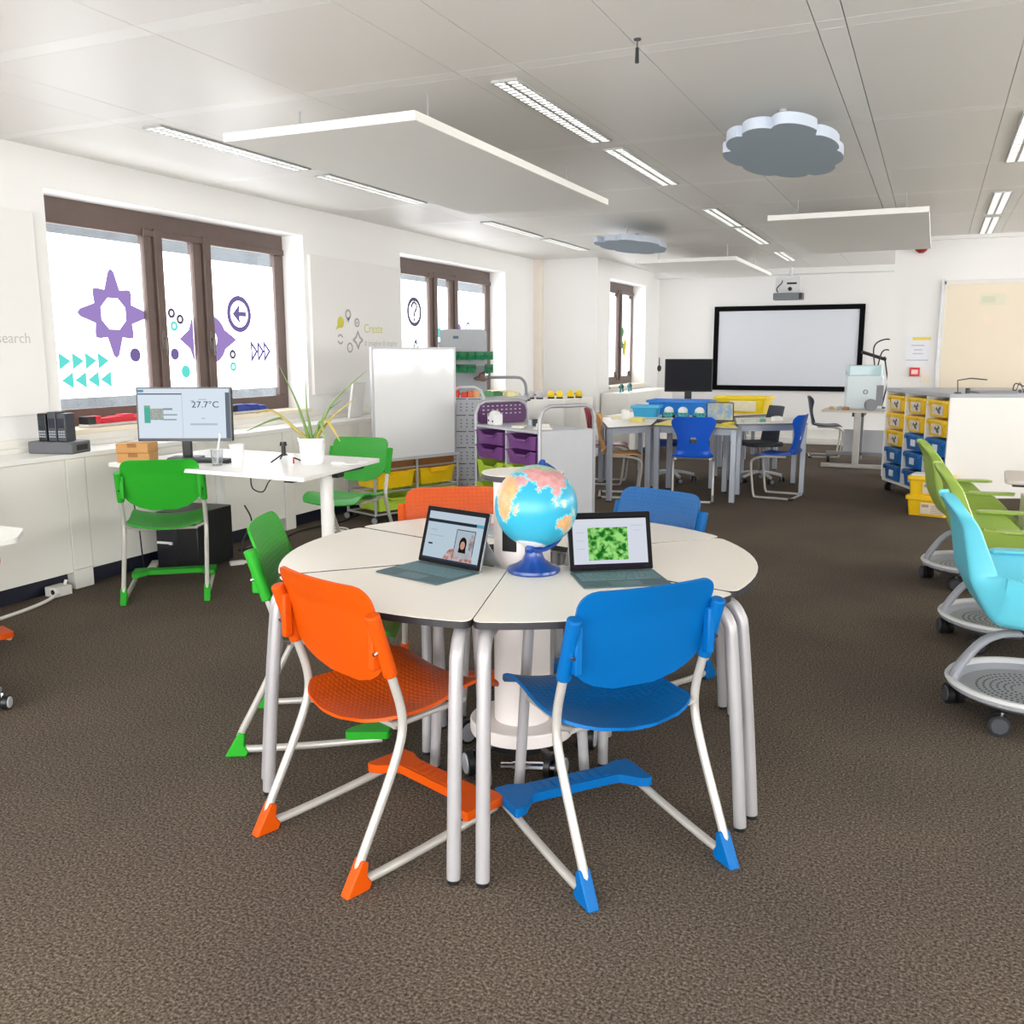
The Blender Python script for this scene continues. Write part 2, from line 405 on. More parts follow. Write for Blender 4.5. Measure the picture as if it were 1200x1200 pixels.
def compass(mb):
    ring(mb,.085,.20,wsm(XF,6.19,1.60),a0=-1.45,a1=1.45); 
    mb.prism([(.15,-.1),(.33,0),(.15,.1)],0,.0008,0,wsm(XF,6.19,1.60))
sticker('sticker_compass',PUR,compass,w1)
sticker('sticker_compass',PUR,lambda mb:mb.prism([(-.16,0),(-.05,-.075),(-.01,-.17),(0,-.17),(0,.17),(-.01,.17),(-.05,.075)],0,.0008,0,wsm(XF,6.0,1.60)),w1)
def arrow(mb):
    ring(mb,.112,.156,wsm(XF,6.57,1.82)); mb.prism([(-.085,0),(.01,-.085),(.0,-.02),(.09,-.02),(.09,.02),(.0,.02),(.01,.085)],0,.0008,0,wsm(XF,6.57,1.82))
sticker('sticker_arrow',PURD,arrow,w1)
def tri3(mb):
    for i in range(3):
        o=[(-.040,-.10),(.056,0),(-.040,.10)]; h=[(-.018,-.045),(.022,0),(-.018,.045)]
        holed(mb,o,h,wsm(XF,6.74+i*.088,1.50))
sticker('sticker_arrows',PURD,tri3,w1)
sticker('sticker_ring',GREYS,lambda mb:ring(mb,.016,.041,wsm(XF,6.46,1.475)),w1)
sticker('sticker_ring',CYAN,lambda mb:ring(mb,.016,.041,wsm(XF,6.46,1.37)),w1)
# stickers on window 2
sticker('sticker_circle',GREYS,lambda mb:ring(mb,.122,.168,wsm(XF,9.6,1.95),n=40),w2)
qm=MB(); qp=[(-.058,.045),(-.055,.075),(-.03,.10),(.005,.108),(.04,.095),(.058,.062),(.045,.03),(.015,.005),(.002,-.02),(.002,-.045)]
for i_ in range(len(qp)-1):
    (ax_,ay_),(bx_,by_)=qp[i_],qp[i_+1]; dx_,dy_=bx_-ax_,by_-ay_; l_=math.hypot(dx_,dy_); nx_,ny_=-dy_/l_*.019,dx_/l_*.014
    qm.prism([(ax_+nx_,ay_+ny_),(ax_-nx_,ay_-ny_),(bx_-nx_,by_-ny_),(bx_+nx_,by_+ny_)],0,.0008,0,wsm(XF,9.6,1.95)); disc(qm,.016,wsm(XF,9.6+bx_,1.95+by_),10)
disc(qm,.022,wsm(XF,9.602,1.862),12)
qm.build('sticker_question_mark',GREYS,w2,smooth=False)
def drop(mb,y,z,s=.085,up=1):
    o=[];h=[]
    for i in range(20):
        a=2*PI*i/20; k=1.0+(.75*max(0,math.sin(a))**6)
        o.append((s*math.cos(a)*(1 if math.sin(a)<.3 else .85),up*s*math.sin(a)*k)); h.append((o[-1][0]*.58,o[-1][1]*.62))
    if up<0: o=o[::-1];h=h[::-1]
    holed(mb,o,h,wsm(XF,y,z))
sticker('sticker_drop',GREYS,lambda mb:drop(mb,9.62,1.50),w2)
sticker('sticker_balloon',GREYS,lambda mb:(drop(mb,10.98,1.80,.07,-1),drop(mb,10.98,1.50,.07,-1)),w2)
sticker('sticker_dot',CYAN,lambda mb:disc(mb,.055,wsm(XF,9.0,1.50)),w2)
sticker('sticker_dot',CYAN,lambda mb:disc(mb,.06,wsm(XF,10.2,1.72)),w2)
sticker('sticker_flower',PUR,lambda mb:[disc(mb,.05,wsm(XF,10.68+dx,1.73+dz)) for dx,dz in((-.05,.06),(.05,.06),(-.05,-.06),(.05,-.06),(0,0))],w2)
sticker('sticker_leaves',GRNS,lambda mb:[disc(mb,.07,wsm(XF3,14.55+dx,1.70+dz)) for dx,dz in((0,0),(.06,.1),(.03,-.1))],w3)
sticker('sticker_spots',YELS,lambda mb:[disc(mb,.085,wsm(XF3,y,z)) for y,z in((13.5,1.5),(13.75,1.85),(14.75,1.6),(14.7,1.5))],w3)
# ---------------- door / glazed opening in the partition
d=MB(); yq=12.05
d.box(.02,.07,yq-.02,yq,0,2.28); d.box(.02,1.4,yq-.02,yq,2.24,2.29); d.box(1.35,1.4,yq-.02,yq,0,2.28)
do=d.build('door_1',mat('door_frame_white',(228,226,220),.5),smooth=False,bevel=.004); do['kind']='structure'
MB().box(.07,1.35,yq-.014,yq-.002,0,2.24).build('door_leaf',mat('door_cream',(236,223,201),.55,vary=.015),do,smooth=False)
MB().box(.42,.68,yq-.018,yq-.014,2.0,2.13).build('door_sign',mat('sign_pale_green',(226,222,198),.5),do,smooth=False)
MB().box(.44,.58,yq-.0195,yq-.018,2.03,2.10).build('sign_pictogram',mat('sign_pictogram',(216,214,188),.5),do,smooth=False)
MB().box(.48,.61,yq-.018,yq-.014,1.77,1.91).build('door_notice',mat('sign_pale_pink',(240,222,202),.5),do,smooth=False)
struct(MB().box(.02,.045,yq-.04,yq-.02,0,2.30).build('trim_7',SILV,smooth=False))
# ================================================================ ceiling fixtures
LENS=emit('luminaire_reflector',(255,252,246),2.3,raw=True)
LOUV=mat('louvre_aluminium',(176,177,176),.45,metal=.2)
def ceiling_light(x,y0,y1,label):
    w=.06; t=thing('ceiling_light',label,'ceiling light',(x,(y0+y1)/2,H_C),0,'recessed ceiling lights')
    l=(y1-y0)/2
    f=MB(); e=.009
    f.box(-w-e,-w,-l-e,l+e,-.012,0).box(w,w+e,-l-e,l+e,-.012,0).box(-w,w,-l-e,-l,-.012,0).box(-w,w,l,l+e,-.012,0)
    f.build('trim_frame',LOUV,t,smooth=False)
    MB().box(-w,w,-l,l,-.0035,-.0005).build('reflector',LENS,t,smooth=False)
    g=MB(); n=int(2*l/.05)
    for i in range(n+1):
        y=-l+i*2*l/n; g.box(-w,w,y-.0095,y+.0095,-.011,-.0035)
    g.box(-.009,.009,-l,l,-.0115,-.0035)
    g.build('louvre',LOUV,t,smooth=False)
LL=[(-4.2,4.31,5.72,'long louvred ceiling light above the left window, nearest of its row'),(-4.2,5.96,7.40,'louvred ceiling light near the left wall behind the big white panel'),
(-4.2,8.74,10.08,'louvred ceiling light near the left wall above the pegboard'),(-4.2,10.32,11.65,'far louvred ceiling light near the left wall by the small cloud panel'),
(-1.97,4.31,5.74,'largest louvred ceiling light in the middle row, right of white panel'),(-1.97,5.98,7.40,'second louvred ceiling light in the middle row'),
(-1.97,8.80,10.07,'third louvred ceiling light in the middle row'),(-1.97,10.23,11.87,'fourth louvred ceiling light in the middle row'),
(-1.97,12.9,14.2,'farthest louvred ceiling light before the projection screen'),
(.415,6.0,7.50,'nearest louvred ceiling light at the right edge'),(.42,8.88,10.22,'louvred ceiling light at right above the green chairs'),(.42,10.46,11.86,'farthest louvred ceiling light at right beside the partition wall')]
for a in LL: ceiling_light(*a)
PNL=mat('acoustic_panel_white',(236,234,229),.8,spec=.2,vary=.01)
def ceil_panel(x0,x1,y0,y1,z,label):
    t=thing('acoustic_panel',label,'ceiling panel',((x0+x1)/2,(y0+y1)/2,z),0,'square acoustic panels under the ceiling')
    a,b_=(x1-x0)/2,(y1-y0)/2
    MB().box(-a,a,-b_,b_,0,.045).build('panel',PNL,t,smooth=False,bevel=.004)
    for sx in(-1,1):
        for sy in(-1,1): MB().cyl((sx*a*.7,sy*b_*.7,.045),(sx*a*.7,sy*b_*.7,H_C-z),.004,n=6).build('hanger',SILV,t)
ceil_panel(-3.40,-2.27,3.97,6.80,2.555,'largest white acoustic panel hanging at upper left above the table')
ceil_panel(-1.34,-.115,8.15,11.05,2.555,'white acoustic panel hanging at right before the partition wall')
ceil_panel(-3.45,-2.22,11.41,14.05,2.555,'farthest white acoustic panel hanging beside the small cloud panel')
CLD=mat('acoustic_cloud_grey',(160,174,186),.85,spec=.2,vary=.02)
CLE=mat('acoustic_cloud_edge',(196,206,220),.8,spec=.2)
def cloud(x,y,z,ax,ay,seed,label,rz=0):
    t=thing('cloud_panel',label,'ceiling panel',(x,y,z),rz,'cloud shaped panels under the ceiling')
    rnd=random.Random(seed); nb=9; N=90; poly=[]
    ph=[rnd.uniform(-.2,.2) for _ in range(nb)]
    for i in range(N):
        a=2*PI*i/N; s=(a/(2*PI)*nb)%1.0; k=.91+.10*math.sin(PI*s)**.6
        k*=1+.05*ph[int(a/(2*PI)*nb)%nb]/.12
        poly.append((ax*k*math.cos(a),ay*k*math.sin(a)))
    MB().prism(poly,0,.055,0,None,1).build('cloud_body',[CLD,CLE],t,ang=50)
    for p in((-.06,.5*ay),(.02,-.35*ay)):
        MB().cyl((p[0],p[1],.055),(p[0],p[1],H_C-z),.004,n=6).cyl((p[0],p[1],H_C-z-.012),(p[0],p[1],H_C-z),.025,n=12).build('hanger',SILV,t)
cloud(-.86,5.72,2.60,.325,.78,3,'large grey cloud shaped panel hanging at upper right')
cloud(-3.05,9.97,2.60,.31,.75,5,'small grey cloud shaped panel hanging in the distance')
m_=thing('ceiling_sensor','small black sensor dangling from the ceiling on thin rod','sensor',(-1.22,4.0,H_C))
MB().cyl((0,0,-.04),(0,0,0),.003,n=6).cyl((0,0,-.006),(0,0,0),.015,n=10).build('rod',DARK,m_)
MB().cyl((0,0,-.095),(0,0,-.035),.0085,.007,n=12).build('sensor_head',BLACK,m_)
# ================================================================ cantilever chairs
def V(*a): return Vector(a)
def make_chair(key,c,label,group):
    pl=mat('chair_plastic_'+key,c,.45,spec=.18,vary=.03)
    ds=dotted('chair_seat_dimples_'+key,c,.42,.021,.017,.26,(0,1),.0011)
    db=dotted('chair_back_dimples_'+key,c,.42,.021,.017,.26,(0,2),.0011)
    t=thing('cantilever_chair',label,'chair',(0,0,0),0,group)
    prof=[(.545,.058),(.47,.052),(.33,.040),(.17,.030),(.06,.026),(.022,.030),(.008,.052),(.018,.09),(.06,.17),(.11,.265),(.155,.36),(.176,.43),(.172,.50),(.148,.58),(.115,.68),(.088,.765)]
    fr=MB()
    for s in(-1,1): fr.tube([(s*.24,y,z) for y,z in prof],.0135,12,0,4,up=(1,0,0))
    fr.build('frame',CREAMT,t)
    sb=MB()
    for s in(-1,1): sb.cyl((s*.24,.174,.450),(s*.18,.20,.424),.011,n=10)
    sb.tube([(-.185,.20,.418),(.185,.20,.418)],.010,8).tube([(-.18,.45,.424),(.18,.45,.424)],.010,8)
    for s in(-1,1): sb.tube([(s*.18,.19,.420),(s*.18,.47,.426)],.010,8)
    sb.build('seat_support',CREAMT,t)
    for s in(-1,1):
        f=MB().prism([(-.045,0),(.035,0),(.045,.02),(.028,.045),(.034,.085),(.012,.098)],-.0185,.0185,0,Matrix.Translation((s*.24,0,0))@YZ)
        f.build('foot_cap',pl,t,bevel=.005)
        MB().cyl((s*.24,.140,.602),(s*.24,.080,.790),.0215,n=16).build('back_post_sleeve',pl,t,bevel=.005)
        MB().cyl((s*.24,.095,.68),(s*.24,.082,.676),.006,n=8).build('screw',CHROME,t)
    # backrest: D shaped, concave towards the sitter
    def back(u,v):
        v=1-(1-v)**1.45
        z=.545+.318*v; 
        if v<.38: w=.225*math.sqrt(max(.03,1-((.38-v)/.40)**2))
        elif v>.84: w=.172+.053*math.sqrt(max(0,1-((v-.84)/.16)**2))
        else: w=.225
        x=(2*u-1)*w
        y=.062+.098*(1-v)+.030*(abs(x)/.225)**2*v-.012*max(0,v-.72)/.28
        return V(x,y,z)
    MB().shell(back,30,22,-.009,(1,0),edge=0).build('backrest',[pl,db],t,ang=60)
    for s in(-1,1): MB().box(s*.222-.012,s*.222+.012,.082,.112,.625,.765).build('back_bracket',pl,t,bevel=.006)
    # seat
    def seat(u,v):
        y=.095+.505*v
        w=.228*math.sqrt(max(.03,1-(max(0,.22-v)/.226)**2))*(1-.10*max(0,(v-.9)/.1)**2)
        x=(2*u-1)*w; k=min(1,max(0,(v-.38)/.42)); k=k*k*(3-2*k)
        z=.440-.010*math.sin(PI*min(1,v/.62))+.022*k-.034*max(0,(v-.80)/.20)**2
        z+=.036*(abs(x)/.22)**2.2*(1-.35*max(0,(v-.8)/.2))
        return V(x,y,z)
    MB().shell(seat,28,28,.010,(1,0),edge=0).build('seat',[pl,ds],t,ang=60)
    # footrest bar
    o=rpoly([(-.256,.405),(-.215,.415),(-.165,.475),(.165,.475),(.215,.415),(.256,.405),(.258,.57),(.2,.575),(.16,.555),(-.16,.555),(-.2,.575),(-.258,.57)],.015)
    fm=MB().prism(o,.062,.092)
    for i in range(8): fm.box(-.14+.035*i+.004,-.14+.035*i+.030,.487,.545,.092,.0945)
    fm.build('footrest_bar',pl,t,bevel=.004)
    return t
CH='cantilever chairs with footrest bars'
cb=make_chair('blue',(0,94,162),'bright blue chair seen from behind, right foreground at the round table',CH)
co=make_chair('orange',(198,76,4),'orange chair seen from behind, left foreground at the round table',CH)
cg=make_chair('green',(42,156,40),'green chair at the left side of the round table',CH)
def chair_at(o,x,y,deg,label=None):
    """deg: direction faced, measured from +X"""
    if label: return dup(o,(x,y,0),R(deg-90),label,CH)
    return place(o,(x,y,0),R(deg-90))
chair_at(cb,-.618,2.398,140)
chair_at(co,-1.606,2.088,69.5)
chair_at(cg,-2.40,2.80,26)
chair_at(co,-2.085,3.93,-57,'orange chair on the far side of the round table, only backrest showing')
chair_at(cb,-1.085,4.24,-112,'blue chair on the far side of the round table, before the back desks')
chair_at(cg,-4.165,4.14,127.5,'green chair tucked at the computer desk, seen from behind')
chair_at(cg,-3.90,5.98,-84,'green chair behind the computer desk beside the potted plant')
chair_at(co,-4.815,3.078,-19.4,'orange chair at the left picture edge, only its footrest tip showing')
# ================================================================ round table of six wedge tables
TOPM=mat('table_top_white',(240,234,224),.36,vary=.012)
EDGE=mat('table_edge_black',(38,36,40),.45)
LEGM=mat('table_leg_grey',(170,168,170),.35,metal=.25)
TH=.755
def wedge_table(label):
    t=thing('wedge_table',label,'table',(0,0,0),0,'six wedge tables forming the round table')
    g=.0022; k=math.tan(R(30))
    yi=.205; 
    ro=.872; yc=ro*math.cos(R(30)); xc=yc*k-g
    arc=[]; xa=xc
    N=12
    for i in range(N+1):
        x=xa-2*xa*i/N; arc.append((x,yc+.105*(1-(x/xa)**2)))
    poly=rpoly([(-yi*k+g,yi),(yi*k-g,yi)],0)+arc
    poly=rpoly(poly,[.012,.012,.05]+[0]*(N-1)+[.05])
    MB().prism(poly,TH-.022,TH-.0012,0,None,0,0).prism(rpoly(poly,0),TH-.0012,TH,1).build('table_top',[EDGE,TOPM],t,ang=40)
    fr=MB()
    fr.box(-.34,.34,.64,.665,TH-.055,TH-.024).box(-.10,.10,.30,.325,TH-.055,TH-.024)
    for s in(-1,1): fr.tube([(s*.10,.31,TH-.04),(s*.34,.655,TH-.04)],.014,8)
    fr.build('under_frame',LEGM,t)
    for s in(-1,1):
        MB().tube([(s*.30,.61,TH-.045),(s*.348,.688,TH-.044),(s*.384,.742,TH-.050),(s*.401,.772,TH-.085),(s*.407,.785,TH-.15),(s*.421,.812,.3),(s*.432,.833,.012)],.0205,16,0,4).build('leg',LEGM,t)
        MB().cyl((s*.432,.833,0),(s*.432,.833,.014),.0185,n=14).build('foot_cap',BLACK,t)
    for s in(-1,1):
        MB().tube([(s*.085,.34,TH-.03),(s*.10,.33,.4),(s*.125,.33,.012)],.0185,14,0,3).build('leg',LEGM,t)
        MB().cyl((s*.125,.33,0),(s*.125,.33,.014),.017,n=12).build('foot_cap',BLACK,t)
    return t
CX,CY=-1.36,3.09
wl=['white wedge table nearest the viewer on the left, under the left laptop','white wedge table in front, under the globe and right laptop','white wedge table at the right end of the round table',
'white wedge table at far right before the far blue chair','white wedge table at far left before the far orange chair','white wedge table at the left end beside the green chair']
wt=wedge_table(wl[0])
offs=[(.003,-.013),(.003,-.013),(.0,.0),(.005,.013),(-.006,.012),(-.002,.0)]
for i,a in enumerate((-105,-45,15,75,135,195)):
    o=wt if i==0 else dup(wt,(0,0,0),0,wl[i])
    place(o,(CX+offs[i][0],CY+offs[i][1],0),R(a-90))
# ================================================================ tower in the middle
TW=mat('tower_white',(238,230,226),.35,vary=.012)
t=thing('power_tower','white round power column with disc top standing amid the tables','power column',(-1.322,3.035,0))
MB().lathe([(.155,.095),(.192,.10),(.195,.108),(.195,.145),(.190,.150),(.103,.150)],n=40).build('base_plate',TW,t)
MB().lathe([(.1035,.150),(.1035,1.035),(.10,1.045)],n=40).build('column',TW,t)
MB().box(-.032,.022,-.1065,-.06,.80,.93).build('socket_panel',BLACK,t,bevel=.003)
MB().lathe([(0.0,1.05),(.142,1.05),(.148,1.053),(.148,1.068),(.146,1.071)],n=44).lathe([(.146,1.071),(.146,1.0725),(0,1.0725)],n=44,mi=1).build('disc_top',[EDGE,TOPM],t)
MB().cyl((0,0,.06),(0,0,.095),.15,n=30).build('under_hub',BLACK,t)
def caster(parent,x,y,rot,r=.042,double=True,cover=None):
    M=T(x,y,0,rot); 
    w=MB()
    for s in((-1,1) if double else (0,)):
        w.cyl(M@V(s*.021-.011,0,r),M@V(s*.021+.011,0,r),r,n=20)
    wo=w.build('caster',BLACK,parent)
    for s in((-1,1) if double else (0,)):
        h=MB(); e=.034 if double else .013
        h.cyl(M@V(s*e-.001,0,r),M@V(s*e+(.003 if double else .001),0,r),r*.78,r*.70,n=18)
        h.build('wheel_cover',cover or MIDG,wo)
    MB().cyl(M@V(0,0,r),M@V(0,.012,r*2.15),.009,n=8).build('stem',CHROME,wo)
for i,a in enumerate((250,322,34,106,178)):
    x,y=.25*math.cos(R(a)),.25*math.sin(R(a))
    MB().cyl((.1*math.cos(R(a)),.1*math.sin(R(a)),.075),(x,y,.075),.014,n=10).build('caster_arm',CHROME,t)
    caster(t,x,y,R(a+(40 if i%2 else -25)),.049,True,mat('tower_wheel_grey',(168,170,176),.4))
MB().cyl((.02,-.235,.055),(.20,-.17,.055),.013,n=10).cyl((.06,-.222,.055),(.16,-.184,.055),.017,n=10).build('foot_lever',CHROME,t)
# ================================================================ globe
OCE=mat('globe_ocean',(44,156,188),.32,spec=.4,vary=.10,vscale=9,coat=.15)
LANDC=[('globe_land_tan',(204,192,150)),('globe_land_orange',(204,156,108)),('globe_land_rose',(196,142,142)),('globe_land_green',(150,190,160)),('globe_land_ice',(232,236,236)),('globe_shelf',(120,196,214))]
LM=[]
for i,(n,c) in enumerate(LANDC): LM.append(mat(n,c,.3,vary=.40 if i<4 else .05,vscale=50,coat=.15))
POLY={1:[[(-17,15),(-10,30),(0,36),(11,37),(20,32),(32,31),(35,28),(43,12),(51,12),(40,-5),(40,-16),(35,-24),(27,-34),(18,-34),(12,-18),(9,-2),(9,4),(-5,5),(-13,9)],[(114,-22),(122,-18),(130,-12),(137,-12),(141,-17),(145,-15),(153,-27),(149,-38),(138,-35),(130,-32),(116,-34)],[(44,-25),(48,-25),(50,-15),(49,-12),(44,-17)]],
2:[[(28,41),(40,41),(50,37),(60,25),(68,24),(73,20),(77,8),(80,14),(88,22),(95,16),(99,8),(104,1),(104,10),(109,12),(107,20),(118,24),(122,31),(118,38),(126,38),(132,43),(141,53),(142,60),(110,55),(85,50),(60,52),(45,48)],[(35,28),(43,12),(55,17),(60,23),(50,30),(40,32)]],
3:[[(-9,37),(-9,43),(-1,44),(-4,48),(8,54),(12,54),(20,55),(28,60),(30,70),(60,68),(80,73),(110,74),(140,72),(170,69),(179,66),(162,60),(156,52),(142,60),(110,55),(85,50),(60,52),(45,48),(28,41),(20,38),(12,42),(3,43)],[(5,58),(12,56),(18,62),(28,71),(14,68)]],
0:[[(-80,0),(-78,8),(-62,10),(-50,0),(-35,-6),(-40,-22),(-55,-34),(-65,-45),(-68,-54),(-74,-50),(-71,-30),(-76,-14)],[(-168,65),(-155,70),(-125,70),(-95,68),(-80,62),(-60,52),(-66,45),(-80,26),(-97,26),(-90,16),(-83,9),(-95,16),(-106,22),(-117,33),(-125,48),(-150,60)],[(96,5),(104,-6),(106,-6),(99,3)],[(110,1),(118,6),(117,-3),(111,-3)],[(132,-2),(141,-3),(150,-9),(143,-9),(135,-4)],[(130,32),(136,35),(141,42),(143,44),(140,36)]],
4:[[(-55,60),(-44,60),(-22,70),(-18,80),(-40,83),(-60,80)]]}
def inside(x,y,P):
    c=False; j=len(P)-1
    for i in range(len(P)):
        if (P[i][1]>y)!=(P[j][1]>y) and x<(P[j][0]-P[i][0])*(y-P[i][1])/(P[j][1]-P[i][1])+P[i][0]: c=not c
        j=i
    return c
def landidx(lo,la):
    wx=lo+1.6*math.sin(la*.7)+1.3*math.sin(la*1.9+lo*.6); wy=la+1.3*math.sin(lo*.6)+1.0*math.sin(lo*1.7+la*.5)
    if wy<-69: return 5
    for k in(4,1,2,3,0):
        for P in POLY[k]:
            if inside(wx,wy,P): return k+1
    for dx,dy in((3,0),(-3,0),(0,2.6),(0,-2.6)):
        for k in(1,2,3,0):
            for P in POLY[k]:
                if inside(wx+dx,wy+dy,P): return 6
    return 0
GR=.140
gt=thing('globe','blue desk globe on dark blue stand at the table centre','globe',(-1.205,2.865,TH))
mb=MB(); nlo,nla=256,128; v=[];f=[]; mi=[]
for j in range(nla+1):
    la=PI*j/nla-PI/2
    for i in range(nlo): lo=2*PI*i/nlo; v.append((GR*math.cos(la)*math.cos(lo),GR*math.cos(la)*math.sin(lo),GR*math.sin(la)))
for j in range(nla):
    for i in range(nlo):
        f.append((j*nlo+i,j*nlo+(i+1)%nlo,(j+1)*nlo+(i+1)%nlo,(j+1)*nlo+i))
        lo=(i+.5)*360/nlo; lo=lo-360 if lo>180 else lo; la=(j+.5)*180/nla-90
        mi.append(landidx(lo,la))
# camera sits towards -Y and slightly +X: bring about 75 deg E to face it, tilt the axis to the right
Mg=Matrix.Translation((.008,0,.228))@Matrix.Rotation(R(9),4,(-.41,.91,0))@Matrix.Rotation(R(-20),4,(.92,.40,0))@Matrix.Rotation(R(-66.5-78),4,'Z')
k0=len(mb.v); mb.v+=[tuple(Mg@Vector(p)) for p in v]; mb.f+=[list(q) for q in f]; mb.m+=mi
go_=mb.build('globe_ball',[OCE]+LM,gt)
NAVY=mat('globe_stand_blue',(20,64,140),.3,coat=.3)
MB().lathe([(0,0),(.088,0),(.092,.006),(.090,.014),(.062,.026),(.040,.042),(.030,.062),(.030,.082),(.022,.092),(0,.094)],n=40).build('stand_base',NAVY,gt)
ax=(Mg.to_3x3()@Vector((0,0,1))).normalized(); c0=Vector((.008,0,.228))
away=Vector((-.41,.91,0))*.62+Vector((.91,.41,0))*.78; away=(away-ax*away.dot(ax)).normalized()
am=MB(); am.tube([c0+(ax*math.cos(R(q*9))+away*math.sin(R(q*9)))*(GR+.011) for q in range(21)],.0075,8)
am.tube([c0-ax*(GR-.003),c0-ax*(GR+.012)+away*.004,Vector((.0,0,.088))],.012,10,0,3)
am.build('arm',NAVY,gt)
MB().cyl(c0+ax*(GR-.003),c0+ax*(GR+.022),.020,.008,n=14).build('pole_cap',NAVY,gt)
# ================================================================ tablet laptops
KB=mat('keyboard_teal',(72,96,104),.6,vary=.06,vscale=30); KEY=mat('key_teal',(94,124,130),.55)
ALU=mat('tablet_aluminium',(176,178,182),.3,metal=.6)
def laptop(label,loc,rz,tilt,ui):
    t=thing('tablet_laptop',label,'laptop',loc,rz,'tablet laptops on the round table')
    MB().prism(rrect(-.146,.146,-.212,.0,.008),0,.005).build('keyboard_cover',KB,t,bevel=.001)
    k=MB()
    for r_ in range(5):
        n=(14,14,13,12,9)[r_]; w=.272/n
        for i in range(n): k.box(-.136+i*w+.0015,-.136+(i+1)*w-.0015,-.030-r_*.0205-.0175,-.030-r_*.0205,.005,.0068)
    k.build('keys',KEY,t,smooth=False)
    MB().prism(rrect(-.052,.052,-.205,-.148,.004),.005,.0056).build('touchpad',mat('touchpad_teal',(86,112,120),.5),t)
    M=Matrix.Translation((0,-.003,.006))@Matrix.Rotation(R(-tilt),4,'X')@XZ   # poly (x,up), extrude towards +y (negative)
    M2=Matrix.Translation((0,-.003,.006))@Matrix.Rotation(R(-tilt),4,'X')
    MB().prism(rrect(-.146,.146,.0,.201,.007),-.0085,0,0,M).build('tablet_body',ALU,t,bevel=.001)
    MB().prism(rrect(-.1455,.1455,.0005,.2005,.007),0,.0008,0,M).build('bezel',mat('screen_bezel_black',(12,12,14),.5,spec=.1),t)
    scr=MB().prism([(-.130,.014),(.130,.014),(.130,.184),(-.130,.184)],.0008,.0012,0,M).build('screen',emit('screen_glow_'+ui,(196,214,228) if ui=='a' else (226,232,244),.85),t,smooth=False)
    def q(name,c,x0,x1,y0,y1,s=.8,c2=None,sc=40,z=.0012): MB().prism([(x0,y0),(x1,y0),(x1,y1),(x0,y1)],z,z+.0003,0,M).build(name,emit(name+ui+str(c[0]),c,s,c2,sc),scr,smooth=False)
    if ui=='a':
        q('title_bar',(206,222,236),-.130,.130,.162,.184); q('menu_strip',(52,62,74),-.130,.098,.146,.157,.6); q('search_field',(96,178,206),.098,.130,.146,.157)
        q('photo_frame',(70,74,82),.012,.100,.030,.132,.6); q('photo_backdrop',(186,202,214),.015,.097,.033,.129,.8,None,40,.0015)
        p=MB(); 
        p.prism([(.05+.017*math.cos(a*PI/9),.083+.024*math.sin(a*PI/9)) for a in range(18)],.0018,.0020,0,M).prism([(.034,.052),(.068,.052),(.064,.086),(.036,.086)],.0018,.0020,0,M); p.build('person_hair',emit('pic_hair',(44,34,36),.6),scr,smooth=False)
        MB().prism([(.050+.0105*math.cos(a*PI/9),.078+.0145*math.sin(a*PI/9)) for a in range(18)],.0021,.0023,0,M).build('person_face',emit('pic_skin',(214,164,140),.8),scr,smooth=False)
        MB().prism([(-.035,.022),(.105,.022),(.098,.052),(.070,.060),(.05,.056),(.02,.066),(-.01,.056)],.0016,.0018,0,M).build('person_shirt',emit('pic_shirt',(222,196,196),.8,(176,122,110),60),scr,smooth=False)
        MB().prism([(.078,.064),(.094,.060),(.098,.104),(.086,.122),(.076,.1)],.0016,.0018,0,M).build('second_person',emit('pic_second',(206,168,160),.8,(120,92,100),70),scr,smooth=False)
        q('taskbar',(70,78,106),-.130,.130,.014,.021,.6); q('paragraph',(170,188,202),-.112,-.080,.118,.1205); q('paragraph',(170,188,202),-.112,-.045,.098,.1,.8); q('button',(60,70,80),-.112,-.092,.066,.072,.6)
    else:
        q('title_bar',(40,42,50),-.130,.130,.178,.184,.5); q('toolbar',(236,240,248),-.130,.130,.160,.176)
        q('leaf_picture',(24,112,32),-.078,.062,.036,.148,.9,(160,232,128),55)
        for i in range(3): q('side_text',(206,212,226),-.118,-.09,.075+.028*i,.077+.028*i)
        q('side_text',(206,212,226),.075,.12,.152,.154); q('side_text',(206,212,226),.085,.108,.135,.137)
        q('taskbar',(66,52,76),-.130,.130,.014,.0235,.5)
    # kickstand
    K=Matrix.Translation((0,.001,.006))@Matrix.Rotation(R(-tilt),4,'X')
    top=K@V(0,.009,.105); foot=V(0,top.y+.075,.001)
    d=(foot-top); 
    mk=MB(); 
    vs=[]
    for s in(-1,1):
        for p in(top,foot):
            for o_ in(0,.004): vs.append((s*.14,p.y+o_,p.z))
    mk.add(vs,[(0,1,3,2),(4,6,7,5),(0,4,5,1),(2,3,7,6),(0,2,6,4),(1,5,7,3)])
    mk.build('kickstand',ALU,t,smooth=False)
    return t
laptop('tablet laptop with slate keyboard showing a website, left of the globe',(-1.500,2.800,TH),R(-15),17,'a')
laptop('tablet laptop with green leaf picture on screen, right of globe',(-.958,2.965,TH),R(33),17,'b')
tb=thing('tablet','pale flat tablet lying behind the left laptop beside the globe','tablet',(-1.62,3.50,TH),R(-20))
MB().prism(rrect(-.11,.11,-.15,.15,.01),0,.008).build('tablet_body',ALU,tb,bevel=.001)
MB().prism(rrect(-.10,.10,-.135,.135,.003),.008,.0086).build('screen',mat('tablet_glass',(150,166,186),.12,coat=.4),tb)
